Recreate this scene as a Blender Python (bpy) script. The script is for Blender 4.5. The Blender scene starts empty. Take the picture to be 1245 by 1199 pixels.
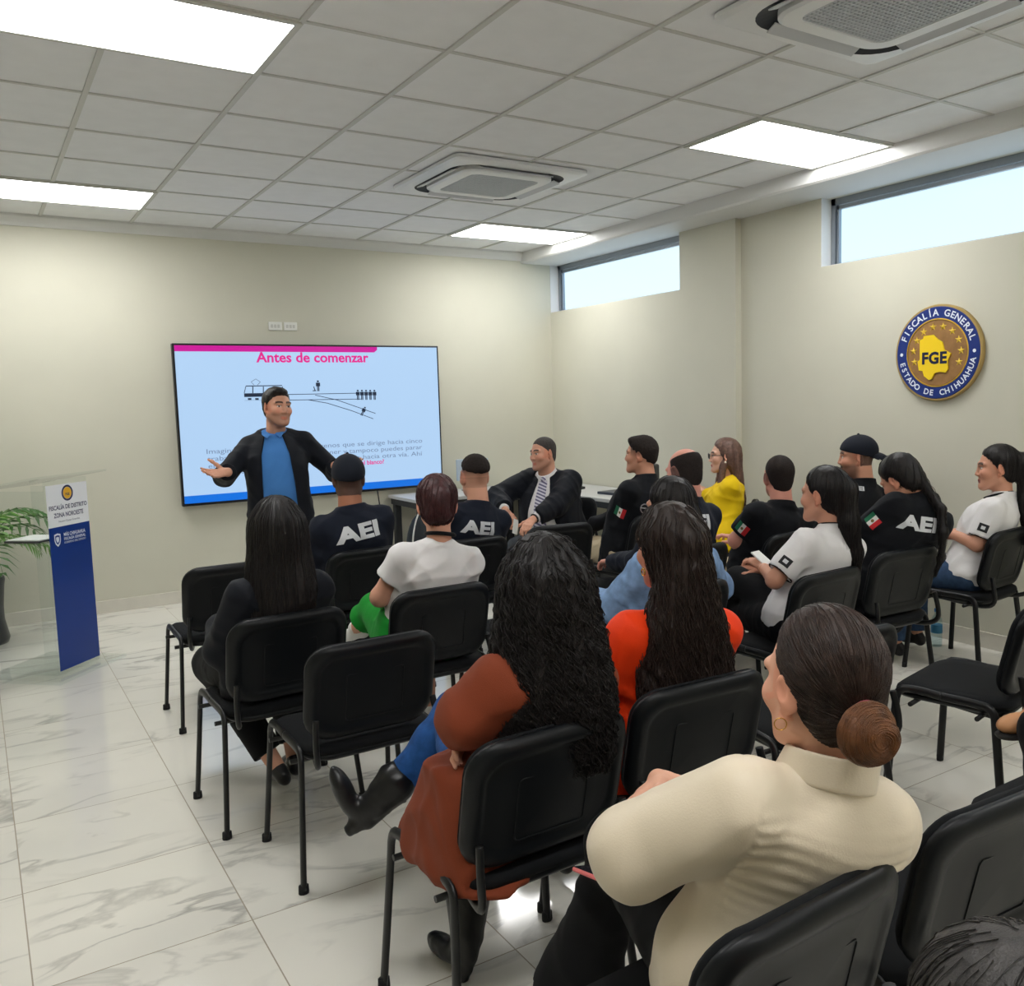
EXPO = 0.9
SKY = .85
LAMP = 8.0
import bpy, bmesh, math, random
import numpy as np
from mathutils import Vector, Matrix
from mathutils.bvhtree import BVHTree

PI = math.pi
SC = bpy.context.scene
COL = SC.collection
rng = np.random.default_rng(7)

# ------------------------------------------------------------------ camera
F, CX, CY, H = 1085.4, 663.15, 596.3, 1.585
YAW, PITCH, ROLL = .570392, .102001, -.02683
def basis():
    c, s = math.cos(YAW), math.sin(YAW)
    f = np.array([s, c, 0.]); r = np.array([c, -s, 0.]); u = np.array([0, 0, 1.])
    cp, sp = math.cos(PITCH), math.sin(PITCH)
    f2 = f*cp - u*sp; u2 = u*cp + f*sp
    cr, sr = math.cos(ROLL), math.sin(ROLL)
    return r*cr + u2*sr, u2*cr - r*sr, f2
CR, CU, CF = basis()
CAM = np.array([0, 0, H])
def un(px, ax, v):
    """point where the photo ray through px meets the plane coordinate[ax] = v"""
    d = CR*(px[0]-CX)/F - CU*(px[1]-CY)/F + CF
    return CAM + d*((v-CAM[ax])/d[ax])
def W(px, y): return un(px, 1, y)

cam = bpy.data.cameras.new('camera'); camo = bpy.data.objects.new('camera', cam); COL.objects.link(camo)
M = Matrix(((CR[0], CU[0], -CF[0], 0), (CR[1], CU[1], -CF[1], 0), (CR[2], CU[2], -CF[2], H), (0, 0, 0, 1)))
camo.matrix_world = M
cam.sensor_fit = 'HORIZONTAL'; cam.sensor_width = 36; cam.lens = F/1245*36
cam.shift_x = -(CX-622.5)/1245; cam.shift_y = (CY-599.5)/1245
cam.clip_start = .02
SC.camera = camo

# ------------------------------------------------------------------ materials
def srgb(r, g, b):
    def f(c):
        c /= 255
        return c/12.92 if c <= .04045 else ((c+.055)/1.055)**2.4
    return (f(r), f(g), f(b), 1)
MATS = {}
def mat(name, col, rough=.5, metal=0, spec=.5, sheen=0, noise=None, bump=None, emit=None, trans=0, ior=1.45, coat=0, attr=None, alpha=1, sss=0):
    """noise=(scale, amount[, stretch]) varies the base colour; bump=(scale, strength[, stretch])"""
    if name in MATS: return MATS[name]
    m = bpy.data.materials.new(name); m.use_nodes = True
    nt = m.node_tree; b = nt.nodes['Principled BSDF']
    b.inputs['Base Color'].default_value = col
    b.inputs['Roughness'].default_value = rough
    b.inputs['Metallic'].default_value = metal
    b.inputs['Specular IOR Level'].default_value = spec
    b.inputs['Sheen Weight'].default_value = sheen
    b.inputs['Transmission Weight'].default_value = trans
    b.inputs['IOR'].default_value = ior
    b.inputs['Coat Weight'].default_value = coat
    b.inputs['Alpha'].default_value = alpha
    if sss:
        b.inputs['Subsurface Weight'].default_value = sss
        b.inputs['Subsurface Radius'].default_value = (.01, .004, .002)
    if emit:
        b.inputs['Emission Color'].default_value = emit[0]; b.inputs['Emission Strength'].default_value = emit[1]
    N, L = nt.nodes, nt.links
    tc = N.new('ShaderNodeTexCoord')
    def noi(sc, st):
        mp = N.new('ShaderNodeMapping'); mp.inputs['Scale'].default_value = st
        L.new(tc.outputs['Object'], mp.inputs['Vector'])
        n = N.new('ShaderNodeTexNoise'); n.inputs['Scale'].default_value = sc; n.inputs['Detail'].default_value = 4
        L.new(mp.outputs['Vector'], n.inputs['Vector']); return n
    base = None
    if attr:
        a = N.new('ShaderNodeAttribute'); a.attribute_name = attr; base = a.outputs['Color']
        L.new(base, b.inputs['Base Color'])
    if noise:
        n = noi(noise[0], noise[2] if len(noise) > 2 else (1, 1, 1))
        mx = N.new('ShaderNodeMix'); mx.data_type = 'RGBA'; mx.blend_type = 'MULTIPLY'; mx.inputs['Factor'].default_value = 1
        rp = N.new('ShaderNodeMapRange'); rp.inputs['From Min'].default_value = .3; rp.inputs['From Max'].default_value = .7
        rp.inputs['To Min'].default_value = 1-noise[1]; rp.inputs['To Max'].default_value = 1+noise[1]
        L.new(n.outputs['Fac'], rp.inputs['Value'])
        if base: L.new(base, mx.inputs['A'])
        else: mx.inputs['A'].default_value = col
        cb = N.new('ShaderNodeCombineColor')
        for k in ('Red', 'Green', 'Blue'): L.new(rp.outputs['Result'], cb.inputs[k])
        L.new(cb.outputs['Color'], mx.inputs['B'])
        L.new(mx.outputs['Result'], b.inputs['Base Color'])
    if bump:
        n = noi(bump[0], bump[2] if len(bump) > 2 else (1, 1, 1))
        bp = N.new('ShaderNodeBump'); bp.inputs['Strength'].default_value = bump[1]; bp.inputs['Distance'].default_value = .004
        L.new(n.outputs['Fac'], bp.inputs['Height']); L.new(bp.outputs['Normal'], b.inputs['Normal'])
    MATS[name] = m
    return m

def clear_mat(name, tint, rough, ior=1.38):
    """clear sheet: lets light through, mirrors at the edges"""
    m = bpy.data.materials.new(name); m.use_nodes = True; nt = m.node_tree; N, L = nt.nodes, nt.links
    N.remove(N['Principled BSDF']); o = N['Material Output']
    t = N.new('ShaderNodeBsdfTransparent'); t.inputs[0].default_value = tint
    g = N.new('ShaderNodeBsdfGlossy'); g.inputs['Roughness'].default_value = rough
    fr = N.new('ShaderNodeFresnel'); fr.inputs[0].default_value = ior
    mx = N.new('ShaderNodeMixShader'); gm = N.new('ShaderNodeNewGeometry'); iv = N.new('ShaderNodeMath'); iv.operation = 'SUBTRACT'; iv.inputs[0].default_value = 1; L.new(gm.outputs['Backfacing'], iv.inputs[1]); ml = N.new('ShaderNodeMath'); ml.operation = 'MULTIPLY'; L.new(fr.outputs[0], ml.inputs[0]); L.new(iv.outputs[0], ml.inputs[1]); L.new(ml.outputs[0], mx.inputs[0]); L.new(t.outputs[0], mx.inputs[1]); L.new(g.outputs[0], mx.inputs[2]); L.new(mx.outputs[0], o.inputs[0])
    MATS[name] = m; return m

# ------------------------------------------------------------------ object helpers
def link(name, me, m=None, parent=None, loc=None, smooth=None):
    o = bpy.data.objects.new(name, me); COL.objects.link(o)
    if m is not None:
        for q in (m if isinstance(m, (list, tuple)) else [m]): me.materials.append(q)
    if parent is not None: o.parent = parent
    if loc is not None: o.location = loc
    if smooth is not None:
        me.polygons.foreach_set('use_smooth', [smooth]*len(me.polygons))
    return o
def empty(name, loc, rz=0):
    o = bpy.data.objects.new(name, None); COL.objects.link(o); o.location = loc; o.rotation_euler = (0, 0, rz)
    o.empty_display_size = .1
    return o
def tag(o, label=None, cat=None, group=None, kind=None):
    if label: o['label'] = label
    if cat: o['category'] = cat
    if group: o['group'] = group
    if kind: o['kind'] = kind
    return o

class MB:
    """collects shapes into one mesh"""
    def __init__(s): s.bm = bmesh.new()
    def box(s, lo, hi, bevel=0, mi=0, rot=None, seg=2):
        lo, hi = Vector(lo), Vector(hi); c = (lo+hi)/2; d = hi-lo
        r = bmesh.ops.create_cube(s.bm, size=1)
        vs = r['verts']
        mt = Matrix.Translation(c) @ (rot.to_4x4() if rot else Matrix()) @ Matrix.Diagonal((*d, 1))
        bmesh.ops.transform(s.bm, matrix=mt, verts=vs)
        fs = set(f for v in vs for f in v.link_faces)
        if bevel:
            es = list(set(e for v in vs for e in v.link_edges))
            rr = bmesh.ops.bevel(s.bm, geom=es, offset=bevel, segments=seg, affect='EDGES', profile=.5)
            fs |= set(rr['faces'])
        for f in fs:
            if f.is_valid: f.material_index = mi
        return s
    def tube(s, pts, r, n=10, mi=0, cap=True, flat=1.0, ref=None):
        pts = [Vector(p) for p in pts]; rs = r if isinstance(r, (list, tuple)) else [r]*len(pts)
        rings = []; prev = None
        for i, p in enumerate(pts):
            t = (pts[min(i+1, len(pts)-1)]-pts[max(i-1, 0)]).normalized()
            if prev is None:
                a = Vector(ref) if ref else (Vector((0, 0, 1)) if abs(t.z) < .9 else Vector((1, 0, 0)))
            else: a = prev
            x = (a - t*a.dot(t)).normalized(); prev = x; y = t.cross(x)
            rings.append([s.bm.verts.new(p + x*math.cos(2*PI*k/n)*rs[i] + y*math.sin(2*PI*k/n)*rs[i]*flat) for k in range(n)])
        for a, b in zip(rings, rings[1:]):
            for k in range(n):
                f = s.bm.faces.new((a[k], a[(k+1) % n], b[(k+1) % n], b[k])); f.material_index = mi; f.smooth = True
        if cap:
            f = s.bm.faces.new(rings[0][::-1]); f.material_index = mi
            f = s.bm.faces.new(rings[-1]); f.material_index = mi
        return s
    def prism(s, poly, axis, a, b, mi=0):
        """poly: 2D outline extruded from a to b on axis (0,1,2)"""
        def P(q, v):
            l = list(q); l.insert(axis, v); return l
        A = [s.bm.verts.new(P(q, a)) for q in poly]; B = [s.bm.verts.new(P(q, b)) for q in poly]
        fs = [s.bm.faces.new(A), s.bm.faces.new(B[::-1])]
        n = len(poly)
        for k in range(n): fs.append(s.bm.faces.new((A[k], B[k], B[(k+1) % n], A[(k+1) % n])))
        for f in fs: f.material_index = mi
        return s
    def lathe(s, prof, c=(0, 0, 0), n=24, mi=0, sx=1, sy=1):
        rings = [[s.bm.verts.new((c[0]+r*sx*math.cos(2*PI*k/n), c[1]+r*sy*math.sin(2*PI*k/n), c[2]+z)) for k in range(n)] for r, z in prof]
        for a, b in zip(rings, rings[1:]):
            for k in range(n):
                f = s.bm.faces.new((a[k], a[(k+1) % n], b[(k+1) % n], b[k])); f.smooth = True; f.material_index = mi
        for q in (rings[0][::-1], rings[-1]):
            try: s.bm.faces.new(q).material_index = mi
            except ValueError: pass
        return s
    def quad(s, a, b, c, d, mi=0):
        f = s.bm.faces.new([s.bm.verts.new(p) for p in (a, b, c, d)]); f.material_index = mi; return s
    def sphere(s, c, r, mi=0, u=16, v=10):
        rr = bmesh.ops.create_uvsphere(s.bm, u_segments=u, v_segments=v, radius=1)
        r = r if hasattr(r, '__len__') else (r, r, r)
        bmesh.ops.transform(s.bm, matrix=Matrix.Translation(c) @ Matrix.Diagonal((*r, 1)), verts=rr['verts'])
        for f in set(f for q in rr['verts'] for f in q.link_faces): f.smooth = True; f.material_index = mi
        return s
    def mesh(s, name):
        bmesh.ops.recalc_face_normals(s.bm, faces=s.bm.faces)
        me = bpy.data.meshes.new(name); s.bm.to_mesh(me); s.bm.free(); return me
    def build(s, name, m, parent=None, loc=None):
        return link(name, s.mesh(name), m, parent, loc)

def rrect(w, h, r, n=6):
    pts = []
    for cx, cy, a0 in ((w/2-r, h/2-r, 0), (-w/2+r, h/2-r, 90), (-w/2+r, -h/2+r, 180), (w/2-r, -h/2+r, 270)):
        for k in range(n+1):
            a = math.radians(a0+90*k/n); pts.append((cx+r*math.cos(a), cy+r*math.sin(a)))
    return pts

def text_mesh(txt, size, bold=0, align='CENTER', spacing=1.0, extrude=0):
    cu = bpy.data.curves.new('t', 'FONT'); cu.body = txt; cu.size = size; cu.align_x = align; cu.align_y = 'CENTER'
    cu.offset = bold; cu.space_character = spacing; cu.extrude = extrude; cu.resolution_u = 3
    o = bpy.data.objects.new('t', cu); COL.objects.link(o)
    dg = bpy.context.evaluated_depsgraph_get()
    me = bpy.data.meshes.new_from_object(o.evaluated_get(dg))
    bpy.data.objects.remove(o); bpy.data.curves.remove(cu)
    return me
def text_bm(bm, txt, size, mt, mi=0, bold=0, align='CENTER', spacing=1.0, fitw=None, extrude=0):
    """adds text to bm, its XY plane taken through matrix mt"""
    me = text_mesh(txt, size, bold, align, spacing, extrude)
    if fitw:
        xs = [v.co.x for v in me.vertices]; w = max(xs)-min(xs)
        for v in me.vertices: v.co.x *= fitw/w
    me.transform(mt)
    n0 = len(bm.faces); bm.from_mesh(me); bm.faces.ensure_lookup_table()
    for f in bm.faces[n0:]: f.material_index = mi
    bpy.data.meshes.remove(me)
def frame_mat(o, x, y):
    x = Vector(x).normalized(); y = Vector(y).normalized(); z = x.cross(y)
    return Matrix(((x.x, y.x, z.x, o[0]), (x.y, y.y, z.y, o[1]), (x.z, y.z, z.z, o[2]), (0, 0, 0, 1)))

# ------------------------------------------------------------------ the room
XL, YB, D, WX, WN, HC = -2.6, -2.4, 7.70, 5.06, 5.12, 3.02
YS = 5.09            # where the far, thicker stretch of the right wall ends
SOF, ZS = 4.70, 2.925  # dropped edge along the right wall

def wall_mat(name, col):
    return mat(name, col, .62, noise=(1.3, .035), bump=(220, .06), spec=.25)
M_wall = wall_mat('cream_wall_paint', srgb(205, 203, 187))
M_white = mat('white_paint', srgb(226, 226, 224), .55)
M_alu = mat('grey_aluminium', srgb(148, 154, 160), .35, .6)

def grid_node(nt, period, off, width, axis, src):
    N, L = nt.nodes, nt.links
    sep = N.new('ShaderNodeSeparateXYZ'); L.new(src, sep.inputs[0])
    a = N.new('ShaderNodeMath'); a.operation = 'SUBTRACT'; a.inputs[1].default_value = off; L.new(sep.outputs[axis], a.inputs[0])
    b = N.new('ShaderNodeMath'); b.operation = 'PINGPONG'; b.inputs[1].default_value = period/2; L.new(a.outputs[0], b.inputs[0])
    c = N.new('ShaderNodeMath'); c.operation = 'LESS_THAN'; c.inputs[1].default_value = width/2; L.new(b.outputs[0], c.inputs[0])
    return c.outputs[0]

def floor_material():
    m = bpy.data.materials.new('polished_marble_tile'); m.use_nodes = True; nt = m.node_tree
    N, L = nt.nodes, nt.links; b = N['Principled BSDF']
    tc = N.new('ShaderNodeTexCoord'); src = tc.outputs['Object']
    # a different piece of veining on every tile
    sep = N.new('ShaderNodeSeparateXYZ'); L.new(src, sep.inputs[0])
    ids = []
    for ax, off, per in ((0, .03, .592), (1, 2.12, .6)):
        q = N.new('ShaderNodeMath'); q.operation = 'SUBTRACT'; q.inputs[1].default_value = off; L.new(sep.outputs[ax], q.inputs[0])
        d = N.new('ShaderNodeMath'); d.operation = 'DIVIDE'; d.inputs[1].default_value = per; L.new(q.outputs[0], d.inputs[0])
        f = N.new('ShaderNodeMath'); f.operation = 'FLOOR'; L.new(d.outputs[0], f.inputs[0]); ids.append(f.outputs[0])
    cid = N.new('ShaderNodeCombineXYZ'); L.new(ids[0], cid.inputs[0]); L.new(ids[1], cid.inputs[1])
    wn = N.new('ShaderNodeTexWhiteNoise'); wn.noise_dimensions = '3D'; L.new(cid.outputs[0], wn.inputs['Vector'])
    sc = N.new('ShaderNodeVectorMath'); sc.operation = 'SCALE'; sc.inputs['Scale'].default_value = 30; L.new(wn.outputs['Color'], sc.inputs[0])
    ad = N.new('ShaderNodeVectorMath'); ad.operation = 'ADD'; L.new(src, ad.inputs[0]); L.new(sc.outputs[0], ad.inputs[1])
    mp = N.new('ShaderNodeMapping'); mp.inputs['Rotation'].default_value = (0, 0, .5); mp.inputs['Scale'].default_value = (1, 2.6, 1)
    L.new(ad.outputs[0], mp.inputs['Vector'])
    n1 = N.new('ShaderNodeTexNoise'); n1.inputs['Scale'].default_value = 1.15; n1.inputs['Detail'].default_value = 8; n1.inputs['Distortion'].default_value = 1.1
    L.new(mp.outputs[0], n1.inputs['Vector'])
    v = N.new('ShaderNodeMath'); v.operation = 'SUBTRACT'; v.inputs[1].default_value = .5; L.new(n1.outputs['Fac'], v.inputs[0])
    va = N.new('ShaderNodeMath'); va.operation = 'ABSOLUTE'; L.new(v.outputs[0], va.inputs[0])
    vr = N.new('ShaderNodeMapRange'); vr.inputs['From Min'].default_value = 0; vr.inputs['From Max'].default_value = .035
    vr.inputs['To Min'].default_value = 1; vr.inputs['To Max'].default_value = 0; L.new(va.outputs[0], vr.inputs['Value'])
    n2 = N.new('ShaderNodeTexNoise'); n2.inputs['Scale'].default_value = 1.6; n2.inputs['Detail'].default_value = 5; L.new(ad.outputs[0], n2.inputs['Vector'])
    gate = N.new('ShaderNodeMapRange'); gate.inputs['From Min'].default_value = .42; gate.inputs['From Max'].default_value = .66; L.new(n2.outputs['Fac'], gate.inputs['Value'])
    mu = N.new('ShaderNodeMath'); mu.operation = 'MULTIPLY'; L.new(vr.outputs[0], mu.inputs[0]); L.new(gate.outputs[0], mu.inputs[1])
    cloud = N.new('ShaderNodeMapRange'); cloud.inputs['From Min'].default_value = .45; cloud.inputs['From Max'].default_value = .75; cloud.inputs['To Max'].default_value = .45
    L.new(n2.outputs['Fac'], cloud.inputs['Value'])
    m1 = N.new('ShaderNodeMix'); m1.data_type = 'RGBA'; m1.inputs['A'].default_value = srgb(230, 227, 217); m1.inputs['B'].default_value = srgb(208, 206, 199)
    L.new(cloud.outputs[0], m1.inputs['Factor'])
    m2 = N.new('ShaderNodeMix'); m2.data_type = 'RGBA'; L.new(m1.outputs['Result'], m2.inputs['A']); m2.inputs['B'].default_value = srgb(150, 148, 142)
    sm = N.new('ShaderNodeMath'); sm.operation = 'MULTIPLY'; sm.inputs[1].default_value = .75; L.new(mu.outputs[0], sm.inputs[0]); L.new(sm.outputs[0], m2.inputs['Factor'])
    gx = grid_node(nt, .592, .03, .004, 0, src); gy = grid_node(nt, .6, 2.12, .004, 1, src)
    gm = N.new('ShaderNodeMath'); gm.operation = 'MAXIMUM'; L.new(gx, gm.inputs[0]); L.new(gy, gm.inputs[1])
    m3 = N.new('ShaderNodeMix'); m3.data_type = 'RGBA'; L.new(m2.outputs['Result'], m3.inputs['A']); m3.inputs['B'].default_value = srgb(150, 140, 122); L.new(gm.outputs[0], m3.inputs['Factor'])
    L.new(m3.outputs['Result'], b.inputs['Base Color'])
    rr = N.new('ShaderNodeMath'); rr.operation = 'MULTIPLY_ADD'; rr.inputs[1].default_value = .4; rr.inputs[2].default_value = .085; L.new(gm.outputs[0], rr.inputs[0])
    L.new(rr.outputs[0], b.inputs['Roughness'])
    b.inputs['Specular IOR Level'].default_value = .55
    return m

def structure(mb, name, m, parent=None):
    o = mb.build(name, m, parent)
    if parent is None: o['kind'] = 'structure'
    return o

structure(MB().box((XL, YB, -.1), (WN+.3, D+.1, 0)), 'floor', floor_material())
# ceiling: tiles in a T-bar grid, built
M_tile = mat('ceiling_tile', srgb(234, 235, 237), .8, noise=(9, .02), bump=(300, .12), spec=.2)
M_tbar = mat('ceiling_bar', srgb(200, 200, 196), .5)
cb = MB().box((XL, YB, HC+.006), (SOF+.02, D, HC+.12))
x = .5605 - .61*6
while x < SOF:
    if x > XL: cb.box((x-.012, YB, HC-.002), (x+.012, D, HC+.03), mi=1)
    x += .61
y = 3.434 - .61*10
while y < D-.02:
    if y > YB: cb.box((XL, y-.009, HC), (SOF, y+.009, HC+.03), mi=1)
    y += .61
structure(cb, 'ceiling', [M_tile, M_tbar])
structure(MB().box((XL, D, 0), (WX+.10, D+.1, HC+.1)), 'wall_front', M_wall)
structure(MB().box((XL-.1, YB, 0), (XL, D+.1, HC+.1)), 'wall_left', M_wall)
structure(MB().box((XL-.1, YB-.1, 0), (WN+.12, YB, HC+.1)), 'wall_back', M_wall)
# right wall with two high window openings running up to the dropped edge
ZW = 2.455
W1 = (5.735, D); W2 = (.9, 4.318)
rw = MB()
rw.box((WX, YS, 0), (WN+.12, D, ZW)); rw.box((WX, YS, ZW), (WN+.12, W1[0], HC+.1)); 
rw.box((WN, YB, 0), (WN+.12, YS, ZW)); rw.box((WN, W2[1], ZW), (WN+.12, YS, HC+.1)); rw.box((WN, YB, ZW), (WN+.12, W2[0], HC+.1))
rw.box((WX, W1[0], ZS), (WN+.12, D, HC+.1)); rw.box((WN, W2[0], ZS), (WN+.12, W2[1], HC+.1))
structure(rw, 'wall_right', M_wall)
# dropped edge and cornice
structure(MB().prism([(SOF, HC+.02), (SOF+.015, ZS+.012), (SOF+.03, ZS), (WN+.05, ZS), (WN+.05, HC+.02)], 1, YB, D), 'trim_1', mat('soffit_paint', srgb(214, 214, 212), .6))
structure(MB().prism([(D-.075, HC+.01), (D-.075, HC-.012), (D-.03, HC-.05), (D-.012, HC-.072), (D, HC-.072), (D, HC+.01)], 0, XL, SOF+.02), 'trim_2', mat('soffit_paint', None))
M_base = mat('marble_skirting', srgb(214, 210, 198), .25, noise=(5, .06))
structure(MB().box((XL, D-.012, 0), (WX, D, .1), .002), 'baseboard_front', M_base)
bb = MB().box((WX-.012, YS, 0), (WX, D, .1), .002).box((WN-.012, YB, 0), (WN, YS, .1), .002)
structure(bb, 'baseboard_right', M_base)
structure(MB().box((XL, YB, 0), (XL+.012, D, .1), .002), 'baseboard_left', M_base)

M_glass = clear_mat('window_glass', (.92, .96, .985, 1), .25, 1.12)
def window(name, xw, y0, y1, panes):
    x = xw+.10
    fr = MB(); fw = .035
    fr.box((x, y0, ZW), (x+.05, y1, ZW+.022)).box((x, y0, ZS-.045), (x+.05, y1, ZS)).box((x, y1-fw, ZW), (x+.05, y1, ZS)).box((x, y0, ZW), (x+.05, y0+fw, ZS))
    fr.box((x+.012, y0, ZS-.075), (x+.04, y1, ZS-.05)).box((x+.012, y1-fw-.022, ZW+.02), (x+.04, y1-fw-.006, ZS-.05))
    w = empty(name, (x, (y0+y1)/2, ZW)); w['kind'] = 'structure'
    def ch(mb, n, m):
        o = mb.build(n, m, w); o.matrix_parent_inverse = Matrix.Translation(-Vector(w.location)); return o
    ch(fr, 'window_frame', M_alu)
    ch(MB().box((x+.022, y0+.01, ZW+.01), (x+.028, y1-.01, ZS-.04)), 'window_pane', M_glass)
    ch(MB().box((xw+.002, y0, ZW-.012), (x+.05, y1, ZW+.003)), 'window_sill', M_white)
window('window_1', WX, W1[0]-.0, W1[1]-.005, 1)
window('window_2', WN, W2[0], W2[1]-.005, 1)
# plain white lining of the far jamb of both windows
structure(MB().box((WN+.0015, W2[1]-.004, ZW), (WN+.11, W2[1]+.002, ZS)), 'trim_3', M_white)
structure(MB().box((WX+.0015, D-.006, ZW), (WX+.11, D+.001, ZS)), 'trim_4', M_white)

# sky
wd = bpy.data.worlds.new('sky'); SC.world = wd; wd.use_nodes = True
nt = wd.node_tree; N, L = nt.nodes, nt.links
bg = N['Background']; tc = N.new('ShaderNodeTexCoord'); sp = N.new('ShaderNodeSeparateXYZ'); L.new(tc.outputs['Generated'], sp.inputs[0])
rp = N.new('ShaderNodeValToRGB'); L.new(sp.outputs['Z'], rp.inputs['Fac'])
rp.color_ramp.elements[0].position = .0; rp.color_ramp.elements[0].color = srgb(222, 240, 251)
rp.color_ramp.elements[1].position = .5; rp.color_ramp.elements[1].color = srgb(170, 210, 246)
L.new(rp.outputs['Color'], bg.inputs['Color']); bg.inputs['Strength'].default_value = SKY

# ------------------------------------------------------------------ ceiling lights and air conditioners
M_diff = mat('light_diffuser', (1, 1, 1, 1), .5, emit=((1, .995, .985, 1), LAMP))
M_trimw = mat('lamp_frame', srgb(205, 205, 198), .5)
def lamp(x0, x1, y0, y1, label):
    t = empty('ceiling_light', ((x0+x1)/2, (y0+y1)/2, HC)); tag(t, label, 'ceiling light', 'flat light panels in the tiled ceiling')
    hx, hy = (x1-x0)/2, (y1-y0)/2
    m = MB(); z = -.010
    m.box((-hx, -hy, z), (hx, -hy+.022, 0)).box((-hx, hy-.022, z), (hx, hy, 0)).box((-hx, -hy+.022, z), (-hx+.022, hy-.022, 0)).box((hx-.022, -hy+.022, z), (hx, hy-.022, 0))
    m.build('lamp_frame', M_trimw, t)
    MB().box((-hx+.022, -hy+.022, z+.004), (hx-.022, hy-.022, -.001)).build('diffuser', M_diff, t)
lamp(-.05, 1.17, 3.434, 4.044, 'large-looking white light panel cut off by the upper lectern-side corner of the photo')
lamp(-.05, 1.17, 6.484, 7.094, 'white light panel closest to the front wall above the lectern')
lamp(3.61, 4.70, 3.434, 4.044, 'white light panel in front of the long window, beside the ceiling cassettes')
lamp(3.61, 4.70, 6.484, 7.094, 'white light panel near the front corner, beside the short window')
for k, (x0, y0, lb) in enumerate(((-.05, .384, 'white light panel overhead behind the photographer'), (3.61, .384, 'white light panel over the back chairs by the long window'), (1.17, -1.446, 'white light panel at the back of the room'))):
    lamp(x0, min(x0+1.22, 4.70), y0, y0+.61, lb)

M_acw = mat('white_air_conditioner_plastic', srgb(226, 228, 230), .35)
M_acg = mat('grille_plastic', srgb(196, 200, 206), .5)
M_acd = mat('dark_gap', srgb(26, 30, 40), .6)
M_acl = mat('louver_plastic', srgb(196, 199, 204), .4)
def cassette(cx, cy, label):
    t = empty('air_conditioner', (cx, cy, HC)); tag(t, label, 'air conditioner', 'ceiling cassette air conditioners')
    S = .475
    m = MB(); n = 7
    # outer panel: rounded square frame with sloping edge
    outer = rrect(.95, .95, .05, n); inner = rrect(.80, .80, .16, n); low = rrect(.66, .66, .12, n)
    def ring(p, z): return [m.bm.verts.new((q[0], q[1], z)) for q in p]
    r0 = ring(outer, 0); r1 = ring(outer, -.018); r2 = ring(rrect(.90, .90, .05, n), -.026); r3 = ring(inner, -.03)
    N_ = len(r0)
    for a, b in ((r0, r1), (r1, r2), (r2, r3)):
        for k in range(N_): m.bm.faces.new((a[k], a[(k+1) % N_], b[(k+1) % N_], b[k]))
    m.build('panel', M_acw, t)
    # dark outlet channel
    g = MB(); a = [g.bm.verts.new((q[0], q[1], -.0295)) for q in inner]; b = [g.bm.verts.new((q[0]*.985, q[1]*.985, -.004)) for q in low]
    for k in range(N_): g.bm.faces.new((a[k], a[(k+1) % N_], b[(k+1) % N_], b[k]))
    g.build('outlet', M_acd, t)
    # centre panel
    c = MB(); r0 = [c.bm.verts.new((q[0], q[1], -.01)) for q in rrect(.66, .66, .12, n)]; r1 = [c.bm.verts.new((q[0], q[1], -.036)) for q in rrect(.66, .66, .12, n)]
    r2 = [c.bm.verts.new((q[0], q[1], -.044)) for q in rrect(.63, .63, .11, n)]; r3 = [c.bm.verts.new((q[0], q[1], -.046)) for q in rrect(.50, .50, .06, n)]
    r4 = [c.bm.verts.new((q[0], q[1], -.034)) for q in rrect(.49, .49, .055, n)]
    for a, b in ((r0, r1), (r1, r2), (r2, r3), (r3, r4)):
        for k in range(N_): c.bm.faces.new((a[k], a[(k+1) % N_], b[(k+1) % N_], b[k]))
    c.bm.faces.new(r4)
    c.build('intake_panel', M_acw, t)
    gr = MB()
    for k in range(25):
        q = -.24+.02*k; gr.box((q-.0035, -.244, -.044), (q+.0035, .244, -.035)); gr.box((-.244, q-.0035, -.0435), (.244, q+.0035, -.035))
    gr.build('grille', M_acg, t)
    for k in range(4):
        l = MB(); rt = Matrix.Rotation(PI/2*k, 3, 'Z')
        l.box((-.25, .345, -.036), (.25, .395, -.030), .002, rot=None)
        bmesh.ops.rotate(l.bm, cent=(0, .37, -.033), matrix=Matrix.Rotation(math.radians(-18 if k % 2 else -26), 3, 'X'), verts=l.bm.verts)
        bmesh.ops.rotate(l.bm, cent=(0, 0, 0), matrix=rt, verts=l.bm.verts)
        l.build('louver', M_acl, t)
cassette(2.97, 5.22, 'white ceiling cassette air conditioner in mid ceiling, shown whole')
cassette(2.97, 2.17, 'white ceiling cassette air conditioner cut off by the top edge of the photo')
# ------------------------------------------------------------------ things on the walls
def wallplate(px_x, z, lbl, w=.115, slots=0):
    t = empty('wall_plate', (px_x, D, z)); tag(t, lbl, 'wall plate', 'white electrical plates on the front wall')
    MB().box((-w/2, -.009, -.035), (w/2, 0, .035), .004).build('cover', mat('plate_plastic', srgb(232, 232, 226), .35), t)
    m = MB()
    for q in (-.028, 0, .028): m.box((q-.01, -.0125, -.014), (q+.01, -.008, .014), .002)
    m.build('socket', mat('socket_plastic', srgb(206, 206, 200), .4), t)
wallplate(2.255, 2.262, 'white electrical plate above the screen, the one on the lectern side')
wallplate(2.385, 2.262, 'white electrical plate above the screen, the one on the window side')
wallplate(.04, .50, 'white socket plate low on the front wall behind the potted palm')

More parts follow.
